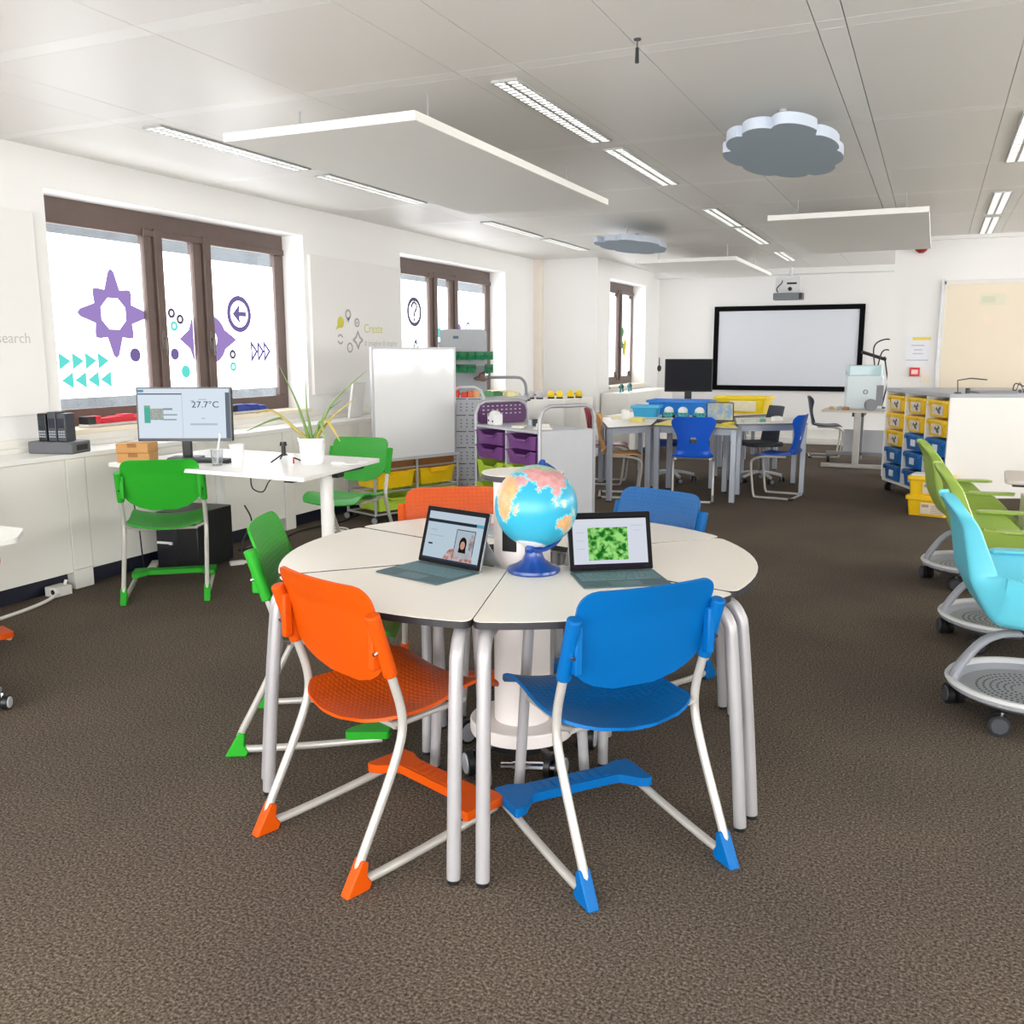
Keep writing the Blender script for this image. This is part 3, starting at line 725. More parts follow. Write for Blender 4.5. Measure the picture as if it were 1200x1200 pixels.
# ================================================================ counter and cabinets along the left wall
ZT_=.868
segs=[(-.6,1.9),(1.9,4.13),(4.28,6.28),(6.42,8.45),(8.55,10.4),(10.4,11.2)]
cl=['low white cabinet under the counter, nearest the viewer at left','low white cabinet under the counter before the narrow post','low white cabinet behind the computer desk','low white cabinet behind the whiteboard trolley',
'low white cabinet behind the pegboard bench','low white cabinet at the far end of the window counter']
for (a,b_),l in zip(segs,cl):
    t=thing('low_cabinet',l,'cabinet',(XC,(a+b_)/2,0),0,'low cabinets along the window wall'); h=(b_-a)/2
    MB().box(-.36,-.02,-h,h,.11,ZT_-.034).build('body',PANEL,t,smooth=False)
    n=2 if b_-a>1.5 else 1
    for i in range(n): MB().box(-.02,0,-h+i*2*h/n+.002,-h+(i+1)*2*h/n-.002,.112,ZT_-.034).build('front_panel',PANEL,t,smooth=False,bevel=.0015)
    MB().box(-.36,-.06,-h,h,0,.11).build('plinth',mat('plinth_navy',(20,24,44),.5),t,smooth=False)
for (y0,y1),l in zip(((4.13,4.28),(6.28,6.42),(8.45,8.55)),('narrow white post between cabinets left of the computer desk','narrow white post between cabinets behind the computer desk','narrow white post between cabinets behind the trolleys')):
    t=thing('cabinet_post',l,'post',(XC,(y0+y1)/2,0)); h=(y1-y0)/2-.003
    MB().box(-.30,.004,-h,h,.125,ZT_-.034).build('post_body',PANEL,t,smooth=False,bevel=.002)
    MB().box(-.30,.004,-h,h,0,.123).build('post_foot',PANEL,t,smooth=False,bevel=.002)
ct=thing('counter','long white counter top running under the windows','counter',(XC,5.3,ZT_))
MB().box(-.367,.012,-5.9,5.9,-.032,0).build('counter_top',LAM,ct,smooth=False,bevel=.004)
MB().box(-.367,-.345,-5.9,5.9,0,.085).box(-.367,-.31,-5.9,5.9,.0,.03).build('upstand',PANEL,ct,smooth=False,bevel=.004)
# wall boards with lettering
BRD=mat('wall_board',(234,232,229),.6,vary=.01,vscale=1.5)
OLIVE=mat('letter_olive',(203,200,120),.6); LGR=mat('letter_grey',(196,192,190),.6); LGR2=mat('letter_lilac_grey',(160,152,162),.6)
def wall_board(y0,y1,label):
    t=thing('wall_board',label,'wall board',(XW,(y0+y1)/2,1.10)); h=(y1-y0)/2
    MB().box(0,.035,-h,h,0,1.27).build('board',BRD,t,smooth=False,bevel=.003); return t
b1=wall_board(2.79,4.33,'white wall board left of the first window, reading search')
text('lettering','Research',.092,LGR,b1,Matrix.Translation((.0355,.675,.455))@WX,align='RIGHT')
def icons(t,y,z):
    IC=mat('icon_grey',(172,166,172),.6)
    q=lambda dy,dz: Matrix.Translation((.0355,y+dy,z+dz))@WX
    m=MB(); 
    ring(m,.030,.05,q(0,.155)); m.prism([(-.03,-.035),(.03,-.035),(0,-.08)],0,.001,0,q(0,.155))
    ring(m,.028,.045,q(.15,.08)); m.prism([(-.012,-.02),(.02,0),(-.012,.02)],0,.001,0,q(.15,.08))
    holed(m,star(4,.055,.095,.095),[(p[0]*.55,p[1]*.55) for p in star(4,.055,.095,.095)],q(.16,-.09))
    ring(m,.034,.05,q(.015,-.165)); m.prism([(-.004,-.02),(.02,.02),(.004,-.004)],0,.001,0,q(.015,-.165))
    ring(m,.032,.05,q(-.145,-.085),a0=.4,a1=2.6); ring(m,.032,.05,q(-.145,-.085),a0=3.5,a1=5.8)
    m.build('icons',IC,t,smooth=False)
    m=MB(); ring(m,.0,.055,q(-.13,.075)); m.prism([(-.09,-.075),(-.02,-.05),(-.05,-.02)],0,.001,0,q(-.13,.075)); m.build('active_icon',mat('icon_yellow',(214,206,84),.6),t,smooth=False)
b2=wall_board(7.22,8.82,'white wall board between the first two windows, reading create')
icons(b2,-.215,.60)
text('lettering','Create',.125,OLIVE,b2,Matrix.Translation((.0355,.06,.585))@WX)
text('lettering','# imagine # inspire',.082,LGR,b2,Matrix.Translation((.0355,.06,.455))@WX)
lb=thing('leaning_board','small white board leaning on the counter behind the whiteboard','board',(-5.10,7.62,ZT_),R(-80),None,(R(-9),0,R(-80)))
MB().box(-.15,.15,0,.02,0,.34).build('board',BRD,lb,smooth=False)
# dark phone dock on the counter
t=thing('charging_dock','grey dock holding black handheld radios on the counter at left','dock',(-5.055,4.20,ZT_),R(14))
MB().prism(rrect(-.14,.17,-.10,.10,.02),0,.075).build('dock_base',mat('dock_grey',(96,98,104),.5),t,bevel=.008)
MB().box(.17,.171,-.05,.06,.02,.055).build('dock_slot',BLACK,t,smooth=False)
for i,(x,hh) in enumerate(((-.055,.175),(.015,.185),(.080,.175))):
    r_=MB().prism(rrect(x-.03,x+.03,-.06,.04,.008),.075,.075+hh).build('radio',DARK if i else BLACK,t,bevel=.005)
    m=MB(); m.box(x-.022,x+.022,-.0615,-.0595,.16,.22)
    m.build('radio_screen',mat('radio_screen',(28,34,48),.15),r_,smooth=False)
    m=MB()
    for a in range(3):
        for b_ in range(3): m.box(x-.022+a*.016,x-.010+a*.016,-.0625,-.0595,.10+b_*.016,.110+b_*.016)
    m.build('radio_keys',mat('radio_keys',(150,160,170),.4),r_,smooth=False)
# toys on the sill
def brick_row(label,y0,y1,c,loc_z,seed):
    rnd=random.Random(seed); t=thing('toy_model',label,'toy',(-5.36,(y0+y1)/2,loc_z)); h=(y1-y0)/2
    m=MB(); m.box(-.05,.05,-h,h,.0,.02); m.build('track_base',mat('toy_base_grey',(206,202,196),.5),t,bevel=.004)
    w=MB()
    for y in(-h*.7,h*.6): 
        for s in(-1,1): w.cyl((s*.035,y,-.0),(s*.055,y,-.0),.018,n=12)
    b=MB(); y=-h+.06
    while y<h-.03:
        l=rnd.uniform(.05,.12); b.box(-.04,.04,y,min(h,y+l),.02,.02+rnd.uniform(.03,.06)); y+=l+.004
    b.build('toy_body',mat('toy_paint_'+label[:4].strip(),c,.4),t,bevel=.004)
    MB().box(-.045,.045,-h,-h+.07,.02,.075).build('toy_cab',BLACK,t,bevel=.004)
    return t
brick_row('red toy model on a pale base on the sill left of the monitor',4.68,5.46,(212,34,52),ZS+.006,1)
brick_row('blue toy model on a pale base on the sill right of the monitor',6.15,6.62,(44,66,152),ZS+.006,2)
# ================================================================ computer desk
DZ=.80
dk=thing('desk','white height adjustable computer desk jutting from the window wall','desk',(-4.0,4.75,0))
DP=[(-.78,-.42),(.81,-.51),(.69,.49),(-.78,.56)]
MB().prism(rpoly(DP,.02),DZ-.025,DZ).build('desk_top',LAM,dk,bevel=.002)
MB().box(.56,.62,-.36,.40,DZ-.06,DZ-.026).box(-.70,-.64,-.36,.46,DZ-.06,DZ-.026).box(-.64,.56,-.02,.02,DZ-.06,DZ-.026).build('under_frame',BLACK,dk,smooth=False)
MB().cyl((.59,.02,.03),(.59,.02,DZ-.06),.042,n=20).build('leg',LAM,dk)
MB().box(.555,.625,-.36,.40,0,.03).build('foot',LAM,dk,bevel=.006)
MB().cyl((-.71,.52,.0),(-.71,.52,DZ-.025),.035,n=20).build('leg',LAM,dk)
MB().box(.63,.67,.02,.10,DZ-.075,DZ-.026).build('control_box',BLACK,dk,bevel=.004)
MB().tube([(.35,-.40,DZ-.03),(.36,-.40,DZ-.10),(.42,-.38,DZ-.12),(.46,-.36,DZ-.05),(.5,-.3,DZ-.03)],.004,6,0,4).build('cable_loop',BLACK,dk)
# monitor
mo=thing('monitor','black framed computer monitor showing 27.7 degrees on the desk','monitor',(-4.49,4.72,DZ),R(24))
MB().prism(rrect(-.10,.10,-.08,.09,.02),0,.012).build('stand_base',BLACK,mo,bevel=.002)
MB().box(-.03,.03,.02,.05,.01,.24).build('stand_neck',BLACK,mo,bevel=.004)
MM=Matrix.Translation((0,0,.115))@Matrix.Rotation(R(-3),4,'X')@XZ
MB().prism(rrect(-.312,.312,0,.355,.005),-.045,-.005,0,MM).build('housing',BLACK,mo,bevel=.003)
MB().prism(rrect(-.312,.312,0,.355,.005),-.005,0,0,MM).build('bezel',mat('monitor_bezel',(40,42,48),.3),mo)
ms=MB().prism([(-.302,.02),(.302,.02),(.302,.345),(-.302,.345)],0,.0006,0,MM).build('screen',emit('monitor_glow',(222,234,245),.95),mo,smooth=False)
def mq(name,c,x0,x1,y0,y1,s=.85,c2=None,sc=40): MB().prism([(x0,y0),(x1,y0),(x1,y1),(x0,y1)],.0006,.0010,0,MM).build(name,emit('mon_'+name+str(c[0]),c,s,c2,sc),ms,smooth=False)
mq('menu_bar',(96,108,124),-.302,-.012,.306,.314); mq('tab',(110,160,200),-.302,-.262,.322,.338); mq('side_bar',(112,122,134),.275,.302,.02,.32)
mq('divider',(196,206,216),-.012,-.009,.02,.32)
mq('palette',(92,190,172),-.262,-.222,.12,.235); mq('block_code',(196,196,176),-.222,-.135,.14,.215,.85,(158,172,176),90); mq('block_tail',(150,170,176),-.135,-.045,.17,.178); mq('block_tail',(150,170,176),-.135,-.075,.205,.218); mq('block_tail',(150,170,176),-.135,-.05,.138,.146); mq('palette',(150,190,140),-.262,-.222,.22,.235)
mq('caption',(176,186,196),.10,.15,.272,.277); mq('caption',(176,186,196),.115,.14,.148,.153); mq('caption',(176,186,196),.045,.07,.265,.269)
mq('axis_text',(200,208,216),.04,.22,.105,.118)
text('temperature_reading','27.7\u00b0C',.058,emit('mon_digits',(86,94,106),.8),ms,Matrix.Translation((.055,-.0012,.115+.222))@WY,sx=1.12)
kb=thing('keyboard','black computer keyboard on the desk before the monitor','keyboard',(-4.27,4.62,DZ),R(14))
MB().prism(rrect(-.22,.22,-.065,.065,.01),0,.015).build('keyboard_body',BLACK,kb,bevel=.002)
k=MB()
for r_ in range(5):
    for i in range(17): k.box(-.21+i*.0247,-.189+i*.0247,-.056+r_*.023,-.036+r_*.023,.015,.021)
k.build('keys',mat('black_keys',(52,54,58),.5),kb,smooth=False)
KRAFT=mat('brown_cardboard',(190,142,84),.75,vary=.1,vscale=20)
for z,l,rz in((0,'brown cardboard box at bottom of the pair beside the monitor',24),(.062,'brown cardboard box on top of the pair beside the monitor',21)):
    t=thing('cardboard_box',l,'box',(-4.66,4.47,DZ+z),R(rz),'two stacked cardboard boxes')
    MB().box(-.105,.105,-.075,.075,0,.060).build('box_body',KRAFT,t,smooth=False,bevel=.002)
    MB().box(-.03,.03,-.0765,-.075,.035,.0602).box(-.004,.004,-.076,.0,.0598,.0606).build('tuck_flap',mat('cardboard_dark',(150,104,58),.8),t,smooth=False)
CLEARP=mat('clear_tumbler',(235,238,240),.08,trans=.9,spec=.5)
gl=thing('glass_cup','clear glass holding a white spoon beside the keyboard','glass',(-4.03,4.50,DZ))
MB().lathe([(.0,0),(.030,0),(.038,.10),(.036,.10),(.028,.006),(0,.006)],n=24).build('glass_body',CLEARP,gl)
MB().tube([(0,0,.01),(.012,.0,.11),(.03,.005,.20)],.006,8).build('spoon',WPLAST,gl)
cu=thing('white_cup','tall white paper cup on the desk right of the keyboard','cup',(-3.87,4.50,DZ))
MB().lathe([(0,0),(.034,0),(.045,.135),(.048,.137),(.043,.139),(.041,.132),(.031,.008),(0,.008)],n=28).build('cup_body',WPLAST,cu)
tp=thing('mini_tripod','small black tripod standing on the computer desk','tripod',(-3.80,4.86,DZ))
MB().cyl((0,0,.035),(0,0,.10),.014,n=12).cyl((0,0,.10),(0,0,.125),.024,.020,n=12).build('tripod_head',BLACK,tp)
for a in(20,140,262): MB().tube([(0,0,.05),(.11*math.cos(R(a)),.11*math.sin(R(a)),.004)],.0055,8).build('leg',BLACK,tp)
wd=thing('white_device','small white gadget with red stripe standing by the plant pot','gadget',(-3.62,4.70,DZ))
MB().prism(rrect(-.018,.018,-.014,.014,.006),0,.075).build('device_body',WPLAST,wd,bevel=.004)
MB().box(.0175,.0195,-.008,.008,.01,.05).build('red_stripe',mat('device_red',(190,50,50),.4),wd,smooth=False)
mc=thing('computer_mouse','white wired gadget lying at the right end of the desk','gadget',(-3.36,4.83,DZ))
MB().ball((0,0,.010),(.05,.035,.016)).build('gadget_body',WPLAST,mc)
MB().tube([(.05,0,.006),(.1,.03,.005),(.14,.10,.005),(.10,.16,.005),(.05,.15,.005)],.004,6,0,5).build('gadget_cable',WPLAST,mc)
# plant
pt=thing('potted_aloe','aloe plant with long drooping leaves in white pot on desk','plant',(-3.545,4.82,DZ))
MB().lathe([(0,0),(.070,0),(.082,.14),(.088,.142),(.090,.165),(.083,.165),(.078,.142),(0,.138)],n=36).build('pot',WPLAST,pt)
MB().lathe([(0,.150),(.078,.142)],n=24).build('soil',mat('soil',(92,70,48),.9,vary=.3,vscale=40),pt)
AL=mat('aloe_leaf',(118,152,82),.5,vary=.25,vscale=12); ALY=mat('aloe_leaf_yellow',(196,178,92),.55,vary=.2,vscale=14)
LV=[((-.02,.0),(-.10,-.02,.26),(-.20,-.04,.47),AL),((0,0),(-.03,.0,.20),(-.045,.02,.40),AL),((.01,0),(.16,.05,.27),(.36,.10,.44),AL),((.02,0),(.14,.05,.16),(.27,.10,.27),ALY),
((-.02,0),(-.20,-.06,.14),(-.38,-.16,.06),AL),((-.02,-.01),(-.22,-.10,.19),(-.33,-.12,.17),ALY),((.02,-.01),(.12,-.0,.13),(.19,.03,.0),ALY),((.02,-.01),(.09,-.03,.12),(.13,-.03,-.0),AL),((0,.01),(.05,.1,.18),(.1,.2,.25),AL)]
for b0,m_,tip,ma in LV:
    mb=MB(); mb.tube([(b0[0],b0[1],.145),((b0[0]+m_[0])/2,(b0[1]+m_[1])/2,.145+.55*(m_[2])),(m_[0],m_[1],.145+m_[2]),tip[:2]+(.145+tip[2],)],lambda s: .023*(1-s)**.75+.0018,8,0,6,flat=.45)
    mb.build('leaf',ma,pt)
# computer under the desk
pc=thing('desktop_computer','black computer tower standing under the desk','computer',(-4.71,4.99,0),R(8))
MB().box(-.16,.17,-.21,.21,.012,.41).build('case',BLACK,pc,bevel=.006)
MB().box(-.158,.0,-.214,-.21,.02,.405).build('front_panel',mat('computer_front',(30,31,35),.3),pc,bevel=.003)
MB().box(-.15,-.03,-.222,-.214,.19,.205).box(-.055,-.03,-.222,-.214,.185,.20).build('white_latch',WPLAST,pc,smooth=False)
for x in(-.13,.14):
    for y in(-.18,.18): MB().cyl((x,y,0),(x,y,.014),.015,n=10).build('foot',BLACK,pc)
cbm=mat('cable_black',(28,28,32),.5); cwm=mat('cable_white',(222,220,214),.5)
def cable(label,pts,m,r=.005): o=MB().tube(pts,r,7,0,7).build('cable',m); tag(o,label,'cable'); return o
cable('black cable tangle beside the computer tower',[(-4.50,5.28,.40),(-4.46,5.30,.30),(-4.50,5.35,.15),(-4.42,5.42,.05),(-4.35,5.36,.02),(-4.40,5.25,.02),(-4.48,5.20,.10),(-4.47,5.30,.25)],cbm,.006)
cable('black cable hanging from the desk over the cabinet front',[(-4.86,4.62,.76),(-4.88,4.62,.5),(-4.85,4.62,.35),(-4.86,4.66,.02),(-4.80,4.72,.01)],cbm)
cable('black cable lying along the plinth behind the desk chair',[(-4.72,5.45,.012),(-4.70,5.9,.012),(-4.78,6.3,.012),(-4.7,6.8,.012),(-4.8,7.2,.012)],cbm,.008)
cable('white cable on the carpet along the plinth at left',[(-4.86,2.4,.012),(-4.80,3.0,.012),(-4.72,3.35,.012),(-4.78,3.75,.012),(-4.87,3.98,.03),(-4.9,4.05,.08)],cwm,.011)
cable('white cable coiled on the floor behind the green chair',[(-4.6,6.45,.01),(-4.5,6.40,.01),(-4.42,6.46,.01),(-4.5,6.54,.01),(-4.62,6.5,.012),(-4.55,6.42,.014),(-4.44,6.44,.014)],cwm,.008)
ps=thing('power_strip','white power strip on the floor behind the desk chair','power strip',(-4.86,4.74,0),R(38))
MB().box(-.03,.03,-.13,.13,0,.045).build('strip_body',cwm,ps,bevel=.005)
MB().box(-.022,.022,-.20,-.13,.0,.05).build('plug',BLACK,ps,bevel=.006)
ad=thing('wall_adapter','white socket box fixed at the plinth by the cabinet post','socket',(-4.90,3.99,.0))
MB().box(-.05,.05,-.06,.06,0,.06).build('socket_body',cwm,ad,bevel=.004)
MB().cyl((.02,-.0615,.032),(.02,-.06,.032),.016,n=14).build('socket_hole',BLACK,ad)
pl2=thing('plug_adapter','white plug lying on the floor right of the computer tower','plug',(-4.44,5.10,0),R(55))
MB().box(-.05,.05,-.02,.02,0,.03).box(.05,.09,-.014,.014,.005,.025).build('plug_body',cwm,pl2,bevel=.004)
# neighbouring desk at the left edge
ld=thing('side_desk','corner of a white desk cut by the left picture edge','desk',(-4.15,2.35,0),0)
MB().prism(rpoly([(-.5,-.5),(.68,-.5),(.675,.30),(.52,.455),(-.5,.46)],.025),.705,.73).build('desk_top',LAM,ld,bevel=.002)
MB().cyl((.0,-.25,.06),(.0,-.25,.70),.04,n=18).build('leg',LAM,ld)
MB().box(-.03,.03,-.5,.0,.05,.085).build('foot',SILV,ld,bevel=.005)
caster(ld,.0,-.48,0,.034); caster(ld,.0,-.02,.6,.034)
sw=thing('swivel_stool_base','black and grey caster of a stool at the left picture edge','stool',(-3.715,2.435,0),R(-12))
MB().cyl((0,0,.10),(0,0,.45),.025,n=14).build('gas_column',BLACK,sw)
for a in range(5):
    ang=R(a*72+40); x,y=.22*math.cos(ang),.22*math.sin(ang)
    MB().tube([(0,0,.12),(x*.6,y*.6,.105),(x,y,.085)],.016,8).build('base_arm',MIDG,sw); caster(sw,x,y,ang,.032,True,LGREY)
MB().lathe([(0,.45),(.17,.45),(.18,.47),(.17,.50),(0,.51)],n=30).build('seat',mat('stool_seat',(60,62,66),.6),sw)
# ================================================================ trays
TRAYC={'yellow':(250,206,22),'lime':(186,218,70),'purple':(124,70,140),'teal_blue':(20,110,190)}
def tray(key,w,d,h,label,M,group):
    """open school tray; local x width, front towards +y, origin at bottom front centre"""
    m=mat('tray_'+key,TRAYC[key],.35,vary=.04)
    t=thing('storage_tray',label,'tray',(0,0,0),0,group); t.matrix_world=M
    hw=w/2; N=16
    def loop(ix,z,dip):
        a=hw-ix; y0=-ix*.6; y1=-d+ix; pts=[]
        for i in range(N+1):
            x=-a+2*a*i/N; s=abs(x)/hw; dz=dip*(1 if s<.42 else max(0,1-(s-.42)/.16)); pts.append((x,y0,z-dz))
        pts+=[(a,y1,z),(-a,y1,z)]
        return pts
    dp=h*.26
    loops=[loop(.035,0,0),loop(.012,h-.012,dp),loop(-.006,h-.012,dp),loop(-.006,h,dp),loop(.016,h,dp),loop(.040,.006,0)]
    v=[p for l in loops for p in l]; n=N+3; f=[]
    for k in range(len(loops)-1):
        for i in range(n): j=(i+1)%n; f.append((k*n+i,k*n+j,(k+1)*n+j,(k+1)*n+i))
    f.append(tuple(range(n-1,-1,-1))); f.append(tuple((len(loops)-1)*n+i for i in range(n)))
    MB().add(v,f).build('tray_body',m,t,ang=40)
    MB().tube([(-w*.20,.004,h-dp-.006),(-w*.17,.020,h-dp-.012),(w*.17,.020,h-dp-.012),(w*.20,.004,h-dp-.006)],.006,8,0,3).build('pull_lip',m,t)
    return t
# ================================================================ whiteboard trolley
wa=R(68.5)
wb=thing('whiteboard_trolley','mobile whiteboard on wheels with a tray rack beneath','whiteboard',(-4.40,6.85,0),wa)
WB=mat('whiteboard_surface',(236,237,238),.12,vary=.006,coat=.3)
MB().box(.02,.93,-.012,.012,.56,1.52).build('board',WB,wb,smooth=False)
f=MB(); f.box(0,.022,-.016,.016,.55,1.535).box(.928,.95,-.016,.016,.55,1.535).box(.022,.928,-.016,.016,1.515,1.535).box(.022,.928,-.016,.016,.548,.566)
f.build('board_frame',SILV,wb,smooth=False,bevel=.003)
MB().box(.02,.93,-.07,-.012,.548,.556).box(.02,.93,-.072,-.068,.548,.572).build('pen_ledge',LGREY,wb,smooth=False)
MB().box(.03,.95,.03,.05,.44,.56).build('wood_rail',mat('plywood_brown',(148,98,54),.6,vary=.15,vscale=12),wb,smooth=False)
r_=MB()
for x in(.0,.475,.955):
    for y in((-.02,.40) if x!=.475 else (-.012,.40)): r_.cyl((x,y,.07),(x,y,.55 if x==.475 else (1.53 if y>0 and x>.9 else .56)),.013,n=10)
for z in(.075,.27,.47):
    for y in(-.012,.40): r_.cyl((0,y,z),(.955,y,z),.009,n=8)
    for x in(0,.475,.955): r_.cyl((x,-.012,z),(x,.40,z),.009,n=8)
r_.cyl((.955,.40,1.53),(.94,0,1.525),.009,n=8)
r_.build('rack_frame',SILV,wb)
for x in(.0,.955):
    for y in(-.02,.40): caster(wb,x,y,.5,.034,True,MIDG)
Mw=T(-4.40,6.85,0,wa)
for z,key,row in((.30,'yellow','upper'),(.10,'lime','lower')):
    for x,side in((.24,'left'),(.715,'right')):
        tray(key,.43,.36,.15,f'{key} tray in the {row} row of the whiteboard rack, {side} column',Mw@T(x,-.02,z,PI),'trays under the whiteboard')
# ================================================================ purple and grey tray trolley
pa=R(148.2); PO=(-2.92,7.04,0); Mp=T(PO[0],PO[1],0,pa)
tr=thing('tray_trolley','grey double tray trolley with arched ends and purple panel','trolley',PO,pa)
L_=.99; DP_=.58
def arch(mb,x,z0,z1,y0,y1,r=.017):
    k=.10
    mb.tube([(x,y0,z0),(x,y0,z1-k),(x,y0+k*.3,z1-k*.3) if y1>y0 else (x,y0-k*.3,z1-k*.3),(x,y0+(k if y1>y0 else -k),z1),(x,y1-(k if y1>y0 else -k),z1),(x,y1-(k*.3 if y1>y0 else -k*.3),z1-k*.3),(x,y1,z1-k),(x,y1,z0)],r,12)
a=MB()
for x in(.0,L_): arch(a,x,.07,1.05,-.01,-DP_)
a.build('arched_tube',SILV,tr)
MB().box(-.006,.006,-DP_+.01,-.02,.10,.84).build('end_panel',LGREY,tr,smooth=False)
MB().box(L_-.006,L_+.006,-DP_+.01,-.02,.10,.84).build('end_panel',LGREY,tr,smooth=False)
pp=MB().prism(rrect(-DP_+.02,-.03,.842,1.035,.06),L_-.005,L_+.004,0,YZ).build('purple_end_panel',mat('purple_panel',(84,38,92),.5),tr)
hb=MB()
for i in range(9):
    for j in range(3): hb.box(L_-.0062,L_-.005,-.50+i*.05,-.48+i*.05,.93+j*.035,.94+j*.035)
hb.build('perforation',mat('perforation_pale',(190,186,196),.6),pp,smooth=False)
MB().box(.0,L_,-DP_,-.0,.825,.845).build('top_shelf',LGREY,tr,smooth=False,bevel=.003)
MB().box(L_/2-.009,L_/2+.009,-DP_+.02,-.005,.12,.825).box(0,L_,-DP_,-.0,.10,.12).box(0,L_,-DP_+.005,-DP_+.015,.12,.825).build('carcass',LGREY,tr,smooth=False)
rn=MB()
for x0,x1 in((.008,L_/2-.01),(L_/2+.01,L_-.008)):
    for z in(.69,.56,.40,.22):
        rn.box(x0,x0+.014,-DP_+.03,-.01,z+.085,z+.092).box(x1-.014,x1,-DP_+.03,-.01,z+.085,z+.092)
rn.build('tray_runners',MIDG,tr,smooth=False)
for x in(.03,L_-.03):
    for y in(-.05,-DP_+.05): caster(tr,x,y,.3,.034)
for z,h,key,row in((.685,.115,'purple','top'),(.555,.115,'purple','second'),(.37,.165,'lime','third'),(.16,.165,'lime','bottom')):
    for xc,side in((L_*.25,'right'),(L_*.75,'left')):
        tray(key,.445,.50,h,f'{key} tray in the {row} row of the grey trolley, {side} column',Mp@T(xc,.012,z),'trays in the grey trolley')
def at(M,x,y,z): p=M@V(x,y,z); return (p.x,p.y,p.z)
e=thing('white_robot','white toy robot with two dark eyes on the trolley shelf','toy robot',at(Mp,.84,-.12,.845),pa+PI)
MB().prism(rrect(-.06,.06,-.05,.05,.02),0,.10,0,None).ball((0,0,.095),(.06,.05,.035)).build('robot_body',WPLAST,e,bevel=.012)
MB().cyl((-.03,-.052,.04),(-.03,-.048,.04),.010,n=12).cyl((.035,-.052,.035),(.035,-.048,.035),.010,n=12).build('robot_eyes',BLACK,e)
MB().box(-.035,-.02,-.051,-.045,.075,.11).build('robot_vent',MIDG,e,smooth=False)
def pile(label,name,cat,M,n,sx,sy,seed,cols,grp=None):
    rnd=random.Random(seed)
    for i in range(n):
        x,y=rnd.uniform(-sx,sx),rnd.uniform(-sy,sy)
        c=cols[i%len(cols)]
for i,(x,y,w,d,h,c,l,nm) in enumerate([(.55,-.20,.10,.07,.012,(238,226,170),'pale yellow paper sheet on the trolley shelf','paper_sheet'),(.45,-.10,.09,.06,.018,(240,236,226),'white card pack at the front of the trolley shelf','card_pack'),
 (.62,-.38,.07,.05,.045,(196,204,206),'pale blue box at the back of the trolley shelf','small_box'),(.38,-.32,.12,.08,.03,(226,220,208),'cream box in the middle of the trolley shelf','small_box'),(.22,-.20,.14,.10,.010,(244,242,238),'white sheet near the arched handle of the trolley','paper_sheet'),
 (.52,-.33,.02,.02,.06,(52,56,64),'dark small pot between boxes on the trolley shelf','small_pot')]):
    t=thing(nm,l,'paper' if 'paper' in nm or 'card' in nm else 'box',at(Mp,x,y,.845),pa+.3*i)
    if nm=='small_pot': MB().lathe([(0,0),(.022,0),(.026,h),(.022,h),(.02,.006),(0,.006)],n=16).build('pot_body',mat('dark_pot',c,.5),t)
    else: MB().prism(rrect(-w/2,w/2,-d/2,d/2,.004),0,h).build('body',mat('paper_%d'%i,c,.6),t,bevel=.001)
# ================================================================ perforated trolley
qa=R(25); QO=(-4.19,7.90,0); Mq=T(*QO,qa)
pt2=thing('perforated_trolley','grey trolley with perforated end panel behind the whiteboard','trolley',QO,qa)
a=MB(); a.tube([(0,0,.05),(0,0,1.06),(.03,0,1.13),(.09,0,1.16),(.23,0,1.16),(.29,0,1.13),(.32,0,1.06),(.32,0,.05)],.015,10)
a.build('arched_tube',LGREY,pt2)
PERF=mat('perforated_panel',(176,178,184),.5)
pp=MB().box(.012,.308,-.004,.006,.08,1.05).build('end_panel',PERF,pt2,smooth=False)
m=MB()
for r_ in range(6):
    z=.16+r_*.155
    for k in range(2): m.box(.03+k*.14,.15+k*.14,-.006,-.003,z+.11,z+.118)
    for i in range(5):
        for j in range(3): m.box(.04+i*.055,.052+i*.055,-.006,-.003,z+j*.032,z+.010+j*.032)
m.build('perforation',DARK,pp,smooth=False)
MB().box(0,.32,.0,.40,1.045,1.06).box(.0,.32,.0,.40,.06,.08).box(.312,.32,.0,.40,.08,1.05).box(0,.008,.0,.40,.08,1.05).build('carcass',LGREY,pt2,smooth=False)
for x in(.03,.29):
    for y in(.03,.37): caster(pt2,x,y,.2,.025)
e=thing('red_can','red canister on top of the perforated trolley beside whiteboard edge','can',at(Mq,.05,.10,1.06),0)
MB().lathe([(0,0),(.034,0),(.034,.10),(.028,.108),(0,.108)],n=24).build('can_body',mat('toy_red',(222,58,48),.4),e)
REDS=[(222,58,48),(236,120,60),(226,170,120),(204,60,60),(240,200,170)]
for i,(x,y) in enumerate(((.13,.08),(.19,.12),(.25,.08),(.16,.18),(.23,.20))):
    e=thing('toy_block',['red toy block left in the heap on the perforated trolley','orange toy block in the heap on the perforated trolley','tan toy block at the right of the perforated trolley top','dark red toy block at the back of the trolley heap','pale pink toy block at the back right of the trolley heap'][i],'toy block',at(Mq,x,y,1.06),.6*i,'toy blocks on the perforated trolley')
    b_=MB().box(-.026,.026,-.02,.02,0,.045+.012*(i%3))
    for sx in(-.012,.012): b_.cyl((sx,0,.045+.012*(i%3)),(sx,0,.053+.012*(i%3)),.008,n=10)
    b_.build('block_body',mat('toy_block_%d'%i,REDS[i],.4),e,bevel=.003)
